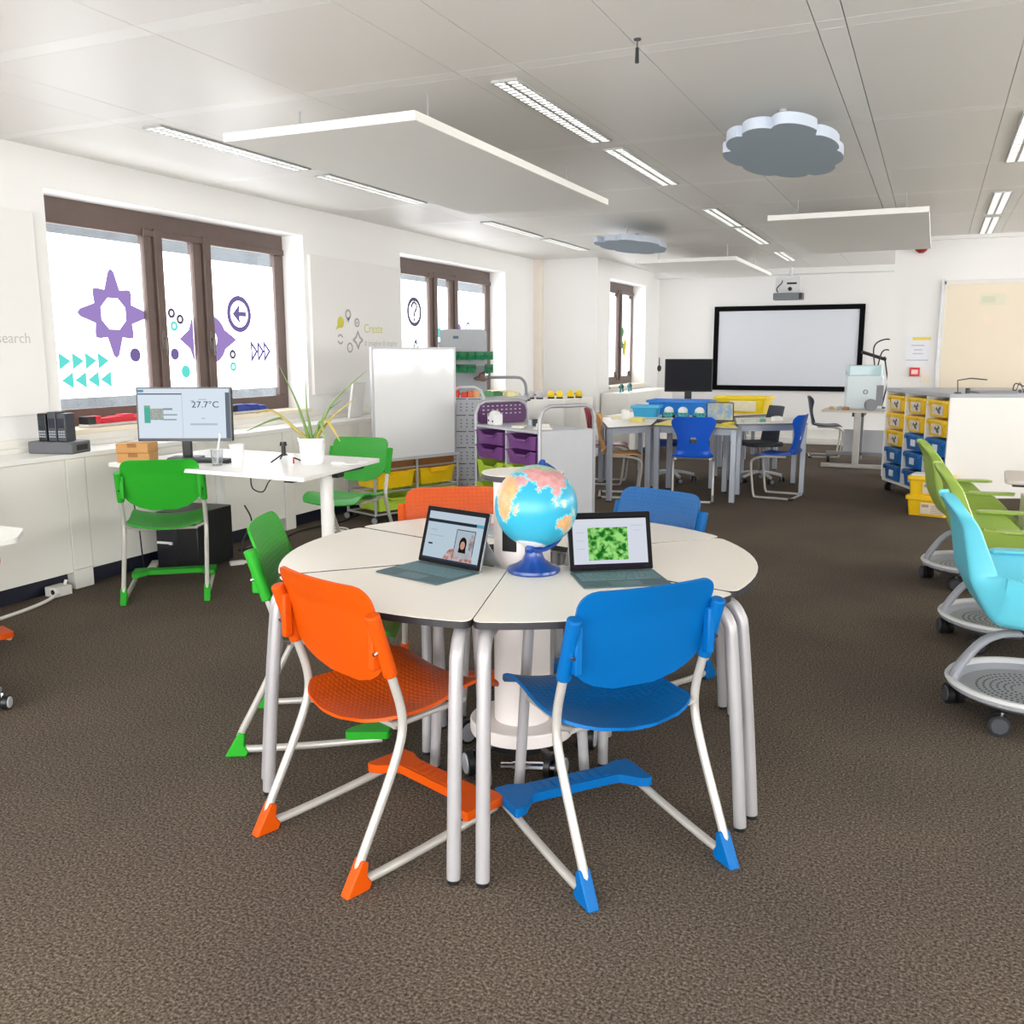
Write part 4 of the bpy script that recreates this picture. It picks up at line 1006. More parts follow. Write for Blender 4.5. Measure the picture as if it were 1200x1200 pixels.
# ================================================================ pegboard bench
ba=R(25); BO=(-4.66,8.52,0); Mb=T(*BO,ba)
bn=thing('tool_bench','grey tool bench trolley with upright pegboard and tube handle','workbench',BO,ba)
BG=mat('bench_grey',(170,173,178),.5)
MB().prism(rrect(.0,.50,1.0,1.73,.05),.42,.435,0,Matrix(((1,0,0,0),(0,0,1,0),(0,1,0,0),(0,0,0,1)))).build('pegboard',BG,bn)
MB().box(0,.92,-.05,.45,1.0,1.03).build('bench_top',LGREY,bn,smooth=False,bevel=.004)
MB().box(.02,.90,-.03,.43,.12,1.0).build('carcass',BG,bn,smooth=False,bevel=.004)
MB().tube([(.52,.42,1.22),(.80,.42,1.22),(.88,.42,1.20),(.92,.42,1.12),(.92,.42,.95)],.016,10,0,3).build('tube_handle',MIDG,bn)
MB().box(.0,.52,.38,.42,1.345,1.36).box(.0,.52,.38,.42,1.475,1.49).build('bin_rail',LGREY,bn,smooth=False)
MB().box(.14,.20,.415,.419,1.63,1.66).build('board_badge',mat('badge_blue',(70,96,120),.5),bn,smooth=False)
for x in(.06,.86):
    for y in(.02,.38): caster(bn,x,y,.2,.05)
GB=mat('bin_green',(18,140,86),.4,vary=.06)
def bin_(label,M):
    t=thing('parts_bin',label,'bin',(0,0,0),0,'green parts bins on the pegboard'); t.matrix_world=M
    w=.043; v=[(-w,-.13,0),(w,-.13,0),(w,0,0),(-w,0,0),(-w,-.15,.045),(w,-.15,.045),(w,-.10,.085),(w,0,.085),(-w,0,.085),(-w,-.10,.085)]
    i_=.005; v2=[(-w+i_,-.125,.005),(w-i_,-.125,.005),(w-i_,-i_,.005),(-w+i_,-i_,.005),(-w+i_,-.144,.045),(w-i_,-.144,.045),(w-i_,-.10,.085),(w-i_,-i_,.085),(-w+i_,-i_,.085),(-w+i_,-.10,.085)]
    fo=[(3,2,1,0),(0,1,5,4),(1,2,7,6,5),(2,3,8,7),(3,0,4,9,8)]
    f=fo+[tuple(10+x for x in reversed(q)) for q in fo]
    for a_,b_ in((4,5),(5,6),(6,7),(7,8),(8,9),(9,4)): f.append((a_,b_,10+b_,10+a_))
    MB().add(v+v2,f).build('bin_body',GB,t,smooth=False)
    MB().box(-.022,.022,-.149,-.141,.012,.032).build('label_slot',mat('bin_label_dark',(12,96,60),.5),t,smooth=False)
pos=['leftmost','second from left','third from left','fourth from left','fifth from left','rightmost']
for row,z in(('upper',1.41),('lower',1.275)):
    for i in range(6):
        if row=='lower' and i==4: continue
        bin_(f'green parts bin in the {row} row, {pos[i]}',Mb@T(.06+i*.093,.375,z))
e=thing('tool_bundle','brown and silver glove bundle hanging below the green bins','tool',at(Mb,.46,.345,1.20),ba)
MB().ball((0,0,.03),(.05,.03,.05)).ball((-.05,0,.01),(.05,.025,.022)).build('bundle_body',mat('bundle_brown',(128,100,88),.7,vary=.5,vscale=40),e)
MB().ball((.035,-.02,.05),(.025,.025,.05)).build('bundle_tool',CHROME,e)
GRN=[((.40,.10,1.03),(.12,.03,.02),(60,150,80),'green ruler lying on the tool bench'),((.52,.16,1.03),(.10,.03,.05),(96,164,108),'green tool case at the middle of the tool bench'),((.60,.30,1.03),(.14,.03,.04),(70,140,84),'long green strip at the back of the tool bench'),
((.74,.14,1.03),(.10,.06,.05),(238,232,170),'pale yellow pad on the right of the tool bench'),((.80,.30,1.03),(.08,.05,.035),(226,222,180),'cream pad at the back right of the tool bench')]
for i,(p,s,c,l) in enumerate(GRN):
    e=thing(['ruler','tool_case','green_strip','note_pad','note_pad'][i],l,'tool' if i<3 else 'pad',at(Mb,*p),ba+.2*i)
    MB().box(-s[0]/2,s[0]/2,-s[1]/2,s[1]/2,0,s[2]).box(-s[0]*.3,s[0]*.3,-s[1]*.3,s[1]*.3,s[2],s[2]+.008).build('body',mat('bench_item_%d'%i,c,.5),e,smooth=False,bevel=.004)
# ================================================================ far cabinets at the jog
t=thing('storage_cabinet','white cabinet holding ear defenders in front of the jog wall','cabinet',(-4.63,11.95,0))
MB().box(-.28,.26,-.55,.55,.06,.868).build('body',PANEL,t,smooth=False,bevel=.003)
MB().box(.26,.275,-.545,-.003,.08,.855).box(.26,.275,.003,.545,.08,.855).build('door',PANEL,t,smooth=False,bevel=.002)
MB().box(-.26,.25,-.52,.52,0,.06).build('plinth',mat('plinth_navy',(20,24,44),.5),t,smooth=False)
t=thing('storage_cabinet','white low cabinet below the narrow window near the screen','cabinet',(-4.12,13.75,0))
MB().box(-.22,.20,-.95,1.4,.06,.90).build('body',PANEL,t,smooth=False,bevel=.003)
for i in range(3): MB().box(.20,.215,-.945+i*.78,-.17+i*.78,.08,.885).build('door',PANEL,t,smooth=False,bevel=.002)
MB().box(-.2,.18,-.93,1.38,0,.06).build('plinth',mat('plinth_navy',(20,24,44),.5),t,smooth=False)
def ears(label,x,y,z,c,rz):
    t=thing('ear_defenders',label,'ear defenders',(x,y,z),rz,'ear defenders on the cabinet')
    m=mat('ears_%d'%c[0],c,.4); 
    for s in(-1,1):
        MB().lathe([(0,0),(.035,0),(.046,.02),(.046,.04),(.036,.075),(.02,.088),(0,.09)],n=22).build('ear_cup',m,t).location=(s*.058,0,.018)
        MB().lathe([(0,0),(.045,0),(.048,.01),(.045,.02),(0,.02)],n=22).build('ear_cushion',BLACK,t).location=(s*.058,0,0)
    MB().tube([(-.07,0,.06),(-.085,.06,.06),(-.05,.13,.055),(0,.15,.05),(.05,.13,.055),(.085,.06,.06),(.07,0,.06)],.008,8,0,4,flat=.6).build('headband',BLACK,t)
ears('yellow ear defenders at the left of the yellow pair',-4.62,11.72,.868,(240,206,20),.3)
ears('yellow ear defenders at the right of the yellow pair',-4.44,11.98,.868,(240,206,20),.7)
ears('silver grey ear defenders next to the yellow ones',-4.82,11.50,.868,(186,182,186),.3)
ears('silver grey ear defenders at the far left of the row',-4.80,11.02,.868,(186,182,186),.5)
# goggles on the second cabinet
for i,(y,l) in enumerate(((12.95,'teal safety goggles at the left on the low white cabinet'),(13.35,'teal safety goggles at the right on the low white cabinet'))):
    t=thing('safety_goggles',l,'goggles',(-4.08,y,.90),R(-80),'goggles on the low cabinet')
    MB().tube([(-.13,0,.012),(-.11,0,.085),(-.04,0,.125),(.05,0,.125),(.11,0,.09),(.13,0,.012)],.014,8,0,4).build('goggle_band',mat('goggle_teal',(70,150,150),.4),t)
    MB().ball((-.05,-.005,.09),(.045,.03,.03)).ball((.06,-.005,.09),(.045,.03,.03)).build('goggle_lens',BLACK,t)
# ================================================================ back group of tables
LEGS=mat('square_leg_grey',(166,172,184),.35,metal=.3)
def poly_table(label,pts,legs,topc,h=.755):
    cx=sum(p[0] for p in pts)/len(pts); cy=sum(p[1] for p in pts)/len(pts)
    t=thing('classroom_table',label,'table',(cx,cy,0),0,'classroom tables in the back room')
    P=[(p[0]-cx,p[1]-cy) for p in pts]
    MB().prism(rpoly(P,.03),h-.02,h-.002,0,None,0).prism(rpoly(P,.03),h-.002,h,1).build('table_top',[mat('table_edge_grey',(120,120,124),.5),topc],t,ang=40)
    a=MB(); n=len(P)
    Q=[(p[0]*.88,p[1]*.88) for p in P]
    for i in range(n):
        p,q=V(*Q[i],0),V(*Q[(i+1)%n],0); d=(q-p).normalized(); nn=V(-d.y,d.x,0)*.012
        a.add([p+nn+V(0,0,h-.08),q+nn+V(0,0,h-.08),q-nn+V(0,0,h-.08),p-nn+V(0,0,h-.08),p+nn+V(0,0,h-.02),q+nn+V(0,0,h-.02),q-nn+V(0,0,h-.02),p-nn+V(0,0,h-.02)],[(0,3,2,1),(4,5,6,7),(0,1,5,4),(1,2,6,5),(2,3,7,6),(3,0,4,7)])
    a.build('apron',LEGS,t,smooth=False)
    for i in range(n):
        x,y=P[i][0]*.91,P[i][1]*.91
        l=MB().box(x-.026,x+.026,y-.026,y+.026,.012,h-.02).build('leg',LEGS,t,smooth=False,bevel=.004)
        MB().box(x-.024,x+.024,y-.024,y+.024,0,.012).build('foot_cap',BLACK,l,smooth=False)
YTOP=mat('table_top_yellow',(236,222,92),.4)
poly_table('white trapezoid table at the left of the back group',[(-2.90,8.78),(-2.60,9.26),(-2.75,10.05),(-3.46,10.15)],4,TOPM)
poly_table('yellow topped table in the middle of the back group',[(-2.58,9.28),(-1.70,9.18),(-1.94,9.96),(-2.62,10.0)],4,YTOP)
poly_table('white table at the right of the back group behind the blue chair',[(-1.82,9.72),(-1.16,10.14),(-1.36,10.95),(-2.0,10.6)],4,TOPM)
poly_table('white table at the rear of the back group under the blue boxes',[(-3.45,10.22),(-2.08,10.05),(-2.28,11.2),(-3.35,11.35)],4,TOPM)
poly_table('white table deepest in the back group under the yellow crate',[(-2.14,10.80),(-2.0,11.05),(-1.74,11.45),(-1.75,12.2),(-2.5,12.1)],4,TOPM)
# moulded shell chairs
def shell_chair(key,c,label,fc=None,foot=True):
    t=thing('shell_chair',label,'chair',(0,0,0),0,'moulded shell chairs around the back tables')
    m=mat('shell_'+key,c,.35,vary=.05 if key!='wood' else .14)
    def fn(u,v):
        if v<.45:
            s=v/.45; y=.22-.40*s; z=.455-.022*math.sin(PI*s)+(-.03*(1-s*4)**2 if s<.25 else 0); w=.19+.01*s
        else:
            s=(v-.45)/.55; y=-.18-.055*math.sin(PI*min(1,s*1.5)/2)-.03*s+.02*math.sin(PI*s); z=.455+.405*s+(.0)
            w=.20-.055*math.sin(PI*min(1,s*1.25))*(1 if s<.8 else 1)+.02*s
            if s<.12: z=.455+.36*s
        if v>.93: w-=.05*((v-.93)/.07)**2
        if v<.06: w-=.05*((.06-v)/.06)**2
        x=(2*u-1)*w
        y+=.05*(abs(x)/.2)**2.5*(1 if v>.5 else 0); z+=.015*(abs(x)/.2)**2.5*(1 if v<.5 else 0)
        return V(x,y,z)
    hole=lambda u,v:(abs(u-.5)/.13)**2+((v-.685)/.035)**2<1
    MB().shell(fn,26,40,.011,(0,0),hole).build('seat_shell',m,t,ang=60)
    f=MB()
    for s in(-1,1):
        f.tube([(s*.17,-.12,.435),(s*.19,.10,.43),(s*.20,.20,.40),(s*.205,.225,.34),(s*.205,.20,.10),(s*.205,.185,.03),(s*.205,.14,.014),(s*.205,-.20,.014)],.0125,10,0,4,up=(1,0,0))
    f.tube([(-.205,-.20,.014),(.205,-.20,.014)],.0125,10).tube([(-.17,0,.43),(.17,0,.43)],.011,8)
    f.build('frame',fc or CREAMT,t)
    for s in(-1,1): MB().box(s*.205-.02,s*.205+.02,-.225,-.175,.0,.024).build('foot_cap',BLACK,t,bevel=.004)
    return t
sc1=place(shell_chair('blue',(14,84,196),'blue shell chair in front of the yellow table, seen from behind'),(-2.16,9.28,0),R(12))
d_=dup(sc1,(-1.40,9.86,0),R(82),'blue shell chair at the right end of the back tables')
dup(sc1,(-2.72,10.25,0),R(170),'blue shell chair behind the yellow table, only its seat showing') if False else None
place(shell_chair('wood',(206,150,84),'light wood shell chair at the left of the back tables'),(-2.93,9.26,0),R(-72))
place(shell_chair('red',(150,28,44),'dark red shell chair behind the wooden chair'),(-3.35,10.12,0),R(-80))
place(shell_chair('navy',(34,40,62),'dark navy shell chair at the printer desk by the back wall'),(-1.36,13.95,0),R(-80))
def swivel(label,x,y,c,back=False):
    t=thing('swivel_chair',label,'chair',(x,y,0),R(-50) if back else .3)
    MB().cyl((0,0,.08),(0,0,.42),.025,n=14).build('gas_column',CHROME,t)
    for a in range(5):
        g=R(72*a); X,Y=.26*math.cos(g),.26*math.sin(g)
        MB().tube([(0,0,.12),(X*.6,Y*.6,.10),(X,Y,.075)],.018,8).build('base_arm',LGREY,t); caster(t,X,Y,g,.03)
    MB().prism(rrect(-.21,.21,-.2,.2,.08),.42,.47).build('seat',mat('swivel_%d'%c[0],c,.6),t,bevel=.012)
    if back:
        MB().shell(lambda u,v:V((2*u-1)*(.19-.03*v),.17+.05*v+.03*v*v-.05*(2*u-1)**2,.46+.41*v),14,14,-.012).build('backrest',mat('swivel_%d'%c[0],c,.6),t)
swivel('blue swivel chair tucked under the yellow table',-2.72,10.62,(20,80,180))
swivel('dark grey swivel chair with castors behind the right back table',-1.77,10.94,(58,64,76),True)
# things on the back tables
def crate(key,label,x,y,z,w,d,h,rz,lid=False):
    t=thing('plastic_crate',label,'crate',(x,y,z),rz)
    c={'blue':(28,124,214),'sky':(62,176,222),'yellow':(246,216,30)}[key]
    m=mat('crate_'+key,c,.3)
    i_=.02; o=[rrect(-w/2+i_,w/2-i_,-d/2+i_,d/2-i_,.02),rrect(-w/2,w/2,-d/2,d/2,.02)]
    n=len(o[0]); inn=[rrect(-w/2+.012,w/2-.012,-d/2+.012,d/2-.012,.015),rrect(-w/2+i_+.008,w/2-i_-.008,-d/2+i_+.008,d/2-i_-.008,.015)]
    v=[(p[0],p[1],0) for p in o[0]]+[(p[0],p[1],h) for p in o[1]]+[(p[0],p[1],h) for p in inn[0]]+[(p[0],p[1],.008) for p in inn[1]]
    f=[tuple(range(n-1,-1,-1)),tuple(3*n+k for k in range(n))]
    for k in range(3):
        for i in range(n): j=(i+1)%n; f.append((k*n+i,k*n+j,(k+1)*n+j,(k+1)*n+i))
    MB().add(v,f).build('crate_body',m,t)
    e=.018; MB().box(-w/2-e,w/2+e,-d/2-e,-d/2,h-.03,h).box(-w/2-e,w/2+e,d/2,d/2+e,h-.03,h).box(-w/2-e,-w/2,-d/2,d/2,h-.03,h).box(w/2,w/2+e,-d/2,d/2,h-.03,h).build('rim',m,t,smooth=False,bevel=.005)
    return t
crate('sky','pale blue crate nearest on the back tables',-2.98,10.42,.755,.30,.22,.13,.1)
crate('blue','long bright blue crate behind the toy robots',-2.72,11.0,.755,.72,.40,.17,.05)
yc=crate('yellow','large yellow crate on the deepest back table',-2.08,11.55,.755,.60,.40,.20,-.1)
MB().box(-.12,.20,-.202,-.198,.03,.15).build('crate_window',mat('crate_window',(238,228,196),.4,vary=.15,vscale=20),yc,smooth=False)
for i,(x,l) in enumerate(((-2.70,'teal and white toy robot at the left of three on the back table'),(-2.54,'teal and white toy robot in the middle of three on the back table'),(-2.35,'teal and white toy robot at the right of three near the yellow crate'))):
    t=thing('toy_robot',l,'toy robot',(x,10.35,.755),.3*i,'teal toy robots on the back tables')
    MB().prism(rrect(-.06,.06,-.05,.05,.02),0.012,.06).build('robot_base',mat('robot_teal',(46,168,166),.4),t,bevel=.005)
    for s in(-1,1):
        for y in(-.03,.03): MB().cyl((s*.05,y,.018),(s*.066,y,.018),.018,n=12).build('wheel',BLACK,t)
    MB().ball((0,0,.075),(.055,.045,.05)).build('robot_dome',WPLAST,t)
    MB().cyl((-.02,-.052,.045),(-.02,-.049,.045),.008,n=8).cyl((.02,-.052,.045),(.02,-.049,.045),.008,n=8).build('robot_eyes',BLACK,t)
lt=thing('laptop','open laptop on the yellow table with a map on screen','laptop',(-2.02,9.86,.755),R(16))
MB().prism(rrect(-.14,.14,-.18,0,.01),0,.014).build('laptop_base',DARK,lt,bevel=.002)
ML=Matrix.Translation((0,0,.014))@Matrix.Rotation(R(-14),4,'X')@XZ
MB().prism(rrect(-.14,.14,0,.20,.01),-.008,0,0,ML).build('laptop_lid',DARK,lt)
MB().prism([(-.13,.01),(.13,.01),(.13,.19),(-.13,.19)],0,.001,0,ML).build('screen',emit('far_laptop_screen',(150,176,206),.8,(214,206,150),14),lt,smooth=False)
for i,(x,y,w,d,h,c,l,n) in enumerate([(-2.83,9.55,.14,.10,.05,(226,214,130),'pale yellow box on the left back table','paper_box'),(-3.15,9.95,.18,.13,.03,(238,230,196),'cream folder on the left back table','folder'),(-3.02,9.75,.08,.08,.11,(240,240,236),'white pot on the left back table','plastic_pot'),
 (-1.75,10.05,.16,.10,.02,(200,214,210),'pale green kit tray on the right back table','kit_tray'),(-1.50,10.30,.10,.08,.045,(232,234,236),'white gadget box on the right back table','gadget_box'),(-1.62,10.12,.05,.05,.03,(90,170,170),'small teal block on the right back table','toy_block'),
 (-1.88,9.60,.20,.04,.02,(220,196,60),'mustard pencil case beside the far laptop','pencil_case')]):
    t=thing(n,l,'box' if 'box' in n or 'pot' in n else 'stationery',(x,y,.755),.2*i)
    MB().prism(rrect(-w/2,w/2,-d/2,d/2,.008),0,h).box(-w*.3,w*.3,-d*.3,d*.3,h,h+.006).build('body',mat('desk_item_%d'%i,c,.5),t,bevel=.003)
# big monitor by the back wall
sd=thing('media_desk','white desk beneath the large black monitor by the back wall','desk',(-3.05,13.5,0))
MB().box(-.85,.75,-.40,.40,.72,.745).build('desk_top',LAM,sd,smooth=False,bevel=.003)
for x in(-.8,.7):
    for y in(-.35,.35): MB().box(x-.025,x+.025,y-.025,y+.025,0,.72).build('leg',LEGS,sd,smooth=False)
MB().box(-.75,.65,.28,.30,.30,.72).build('modesty_panel',LGREY,sd,smooth=False)
tv=thing('large_monitor','large black monitor standing in front of the back wall','monitor',(-3.22,13.4,.745),R(15))
MB().prism(rrect(-.18,.18,-.1,.1,.03),0,.02).box(-.05,.05,.02,.06,.02,.3).build('stand',BLACK,tv,bevel=.003)
MV=Matrix.Translation((0,0,.17))@Matrix.Rotation(R(-4),4,'X')@XZ
MB().prism(rrect(-.34,.34,0,.47,.012),-.05,0,0,MV).build('housing',BLACK,tv,bevel=.004)
MB().prism([(-.325,.015),(.325,.015),(.325,.455),(-.325,.455)],0,.001,0,MV).build('screen',mat('dark_screen',(20,22,30),.45,spec=.15),tv,smooth=False)
hp=thing('headphones','black headphones hanging at the corner of the large monitor','headphones',(-3.63,13.30,1.30),R(15))
MB().tube([(0,-.08,-.02),(0,-.07,.06),(0,0,.10),(0,.07,.06),(0,.08,-.02)],.008,8,0,4).build('headband',BLACK,hp)
MB().ball((0,-.08,-.05),(.03,.02,.045)).ball((0,.08,-.05),(.03,.02,.045)).build('ear_cup',BLACK,hp)
bp_=thing('small_plant','tiny green plant beside the large monitor','plant',(-2.66,13.32,.745))
MB().lathe([(0,0),(.04,0),(.05,.06),(.044,.06),(.036,.01),(0,.01)],n=18).build('pot',WPLAST,bp_)
MB().ball((0,0,.085),(.09,.07,.04)).ball((.06,.0,.075),(.06,.05,.03)).build('foliage',mat('moss_green',(112,120,60),.8,vary=.4,vscale=40),bp_)
# projection screen and projector
ps_=thing('projection_screen','wide black framed projection screen on the back wall','screen',(-2.22,15.86,0))
MB().box(-1.10,1.10,-.022,-.010,.93,2.14).build('screen_surface',mat('screen_grey_white',(214,218,226),.4,vary=.02,vscale=1.2),ps_,smooth=False)
f=MB(); f.box(-1.18,1.18,-.04,0,2.14,2.22).box(-1.18,1.18,-.04,0,.85,.93).box(-1.18,-1.10,-.04,0,.93,2.14).box(1.10,1.18,-.04,0,.93,2.14)
f.build('screen_frame',mat('velvet_black',(12,12,14),.8,spec=.1),ps_,smooth=False,bevel=.004)
pj=thing('projector','grey projector hung from a white bracket above the screen','projector',(-2.14,15.35,2.28))
MB().prism(rrect(-.23,.21,-.12,.14,.02),.0,.10).build('projector_body',mat('projector_grey',(112,118,122),.5),pj,bevel=.006)
MB().box(.16,.211,-.121,.10,.005,.098).build('projector_side',BLACK,pj,smooth=False)
MB().box(-.22,.15,.05,.12,.10,.35).box(-.16,.16,-.05,.15,.33,.36).cyl((0,.08,.34),(0,.08,.50),.03,n=14).build('bracket',mat('bracket_white',(222,222,222),.5),pj,smooth=False)
MB().ball((0,.045,.17),.032).box(-.05,.10,.045,.05,.24,.27).tube([(-.18,.045,.12),(-.2,.04,.18),(-.13,.04,.26),(-.12,.045,.30)],.008,6,0,4).build('lens_and_cables',BLACK,pj)
# 3D printer desk
d3=thing('printer_desk','grey legged height adjustable desk carrying the 3D printer','desk',(-.86,13.0,0))
MB().box(-.43,.45,-.34,.50,.715,.74).build('desk_top',mat('desk_beech',(222,214,198),.45),d3,smooth=False,bevel=.003)
for y,m_ in((-.27,CREAMT),(.32,MIDG)):
    MB().box(-.41,.43,y-.03,y+.03,.0 if y<0 else .10,.05 if y<0 else .15).build('foot',m_,d3,smooth=False,bevel=.005)
    MB().box(-.03,.05,y-.03,y+.03,.05,.715).build('leg',m_,d3,smooth=False,bevel=.004)
MB().box(-.06,.08,-.27,.32,.66,.715).build('under_frame',DARK,d3,smooth=False)
caster(d3,-.38,.32,.3,.045,False,LGREY); caster(d3,.40,.32,.3,.045,False,LGREY)
MB().box(-.2,.35,.33,.335,.10,.45).build('modesty_panel',LGREY,d3,smooth=False)
pr_=thing('printer','white enclosed 3D printer with round emblem on the far desk','printer',(-.82,13.02,.74),R(8))
PW=mat('printer_shell',(226,238,242),.3,vary=.01)
MB().prism(rrect(-.22,.22,-.22,.22,.02),.02,.44).build('printer_body',PW,pr_,bevel=.012)
MB().prism(rpoly([(-.20,-.20),(.20,-.20),(.22,.22),(-.22,.22)],.02),.44,.57).build('printer_lid',mat('printer_lid',(196,224,230),.15,vary=.01),pr_,bevel=.012)
MB().box(-.225,.225,-.225,.225,.0,.022).build('printer_foot',LGREY,pr_,smooth=False)
MB().box(.14,.225,-.223,-.12,.06,.32).build('printer_vent',MIDG,pr_,smooth=False)
m=MB(); m.cyl((.01,-.2215,.235),(.01,-.219,.235),.032,n=24); m.build('printer_emblem',mat('emblem_grey',(132,140,146),.5),pr_)
MB().box(-.016+.01,.016+.01,-.2225,-.2216,.228,.242).box(.004,.016,-.2225,-.2216,.21,.26).build('emblem_cross',PW,pr_,smooth=False)
sp=thing('filament_spool','grey filament spool standing on the desk before the 3D printer','spool',(-.70,12.73,.74),R(20))
MB().cyl((0,-.03,.075),(0,-.026,.075),.075,n=28).cyl((0,.03,.075),(0,.034,.075),.075,n=28).cyl((0,-.026,.075),(0,.03,.075),.05,n=24).build('spool_body',MIDG,sp)
la=thing('desk_lamp','black arm lamp leaning above the 3D printer','lamp',(-.60,13.32,.74))
MB().cyl((0,0,0),(0,0,.02),.06,n=20).tube([(0,0,.02),(.06,-.02,.35),(.0,-.05,.68)],.010,8).build('lamp_arm',BLACK,la)
MB().tube([(.02,-.04,.64),(-.28,-.10,.74)],.022,8,0,0).build('lamp_head',BLACK,la)
cable('black printer cable arching above the 3D printer',[(-.70,13.0,1.30),(-.72,13.0,1.55),(-.60,13.1,1.64),(-.45,13.2,1.62)],cbm,.009)
cable('second black cable curling beside the 3D printer lid',[(-.66,13.0,1.31),(-.62,13.0,1.48),(-.54,13.05,1.50),(-.48,13.1,1.40),(-.50,13.1,1.10)],cbm,.009)
for i,(x,c,l) in enumerate(((-.50,(176,40,60),'red folder standing right of the 3D printer'),(-.455,(220,180,50),'yellow folder standing right of the 3D printer'),(-.425,(52,58,44),'dark olive folder standing right of the 3D printer'))):
    t=thing('folder',l,'folder',(x,12.95,.74),.05); MB().box(-.013,.013,-.12,.12,0,.36-.03*i).build('folder_body',mat('folder_%d'%i,c,.5),t,smooth=False,bevel=.002)
    MB().box(-.011,.011,-.121,-.12,.2,.27).build('spine_label',WPLAST,t,smooth=False)
for i,(x,y,l) in enumerate(((-1.18,12.8,'tan scrap piece at the left end of the printer desk'),(-1.08,12.85,'pale grey pot lid on the printer desk'),(-1.0,12.76,'orange brown sample on the printer desk'))):
    t=thing('print_sample',l,'sample',(x,y,.74),i); MB().lathe([(0,0),(.045,0),(.04,.02+.01*i),(.02,.045),(0,.045)],n=14).build('sample_body',mat('sample_%d'%i,((206,176,140),(190,196,196),(196,130,90))[i],.5),t)
# ================================================================ tub cabinet island
ia=math.atan2(.912,-.41); IO=(.159,9.50,0); Mi=T(*IO,ia)
ic=thing('tub_cabinet','white wheeled tub cabinet with three columns of yellow and blue tubs','cabinet',IO,ia)
CW=mat('cabinet_white',(240,238,233),.45,vary=.01); LN,DPT=1.46,1.25
c=MB(); c.box(0,.022,-DPT,0,.13,1.07).box(LN-.022,LN,-.45,0,.13,1.07).box(0,LN,-.45,0,.11,.135).box(.022,LN-.022,-.45,-.43,.135,1.07)
for k in(1,2): c.box(k*LN/3-.011,k*LN/3+.011,-.43,0,.135,1.07)
c.build('carcass',CW,ic,smooth=False,bevel=.002)
MB().box(-.01,LN+.01,-DPT,.012,1.07,1.105).build('worktop',mat('worktop_grey',(176,180,188),.4),ic,smooth=False,bevel=.004)
b=MB()
for k in range(3):
    for r_ in range(5):
        z=.14+r_*.184
        for x in(k*LN/3+.012,(k+1)*LN/3-.026): b.box(x,x+.014,-.42,-.01,z+.125,z+.133)
b.build('tub_runners',CW,ic,smooth=False)
for x in(.08,LN-.08):
    for y in(-.06,-.4): caster(ic,x,y,.6,.048)
for y in(-DPT+.08,): caster(ic,.1,y,.2,.048)
TUBC={'yellow':(246,200,22),'blue':(20,104,176)}
def tub(key,label,M,w=.40,h=.158,d=.36,lab=True,grp='tubs in the wheeled cabinet'):
    t=thing('storage_tub',label,'tub',(0,0,0),0,grp); t.matrix_world=M
    m=mat('tub_'+key,TUBC[key],.35,vary=.04)
    o=rrect(-w/2+.025,w/2-.025,-d,-.012,.03); o2=rrect(-w/2+.008,w/2-.008,-d,0,.03); n=len(o)
    v=[(p[0],p[1],0) for p in o]+[(p[0],p[1],h-.03) for p in o2]
    MB().add(v,[tuple(range(n-1,-1,-1)),tuple(range(n,2*n))]+[(i,(i+1)%n,n+(i+1)%n,n+i) for i in range(n)]).build('tub_body',m,t)
    MB().prism(rrect(-w/2,w/2,-d,.010,.03),h-.03,h).build('tub_lid',m,t,bevel=.005)
    for s in(-1,1): MB().box(s*w*.40-.03,s*w*.40+.03,.0,.014,h-.05,h-.012).build('lid_clip',m,t,bevel=.004)
    if lab:
        if key=='yellow':
            l=MB().prism([(-.10,.025),(.12,.02),(.12,h-.045),(-.10,h-.045)],0,.003,0,Matrix.Translation((0,-.001,0))@Matrix(((-1,0,0,0),(0,0,1,0),(0,1,0,0),(0,0,0,1)))).build('picture_label',mat('tub_picture',(218,206,190),.5,vary=.35,vscale=26),t,smooth=False)
            q=MB(); 
            for (x,z,r0) in((-.03,.06,.022),(-.06,.085,.018),(.01,.075,.016),(-.05,.045,.016)): q.cyl((x,.002,z),(x,.0035,z),r0,n=12)
            q.build('picture_parts',mat('tub_picture_dark',(96,92,96),.5),l)
        else: MB().box(-.055,.045,-.002,.004,.04,.105).build('paper_label',mat('tub_label',(226,232,236),.5),t,smooth=False)
    return t
rowname=['top','second','third','fourth','bottom']; coln=['right','middle','left']
lay=[('yellow',)*3,('yellow',)*3,('blue','blue','yellow'),('blue',)*3,('blue',)*3]
for r_ in range(5):
    for k in range(3):
        key=lay[r_][k]
        tub(key,f'{key} tub in the {rowname[r_]} row, {coln[k]} column of the tub cabinet',Mi@T((k+.5)*LN/3,.004,.142+(4-r_)*.184))
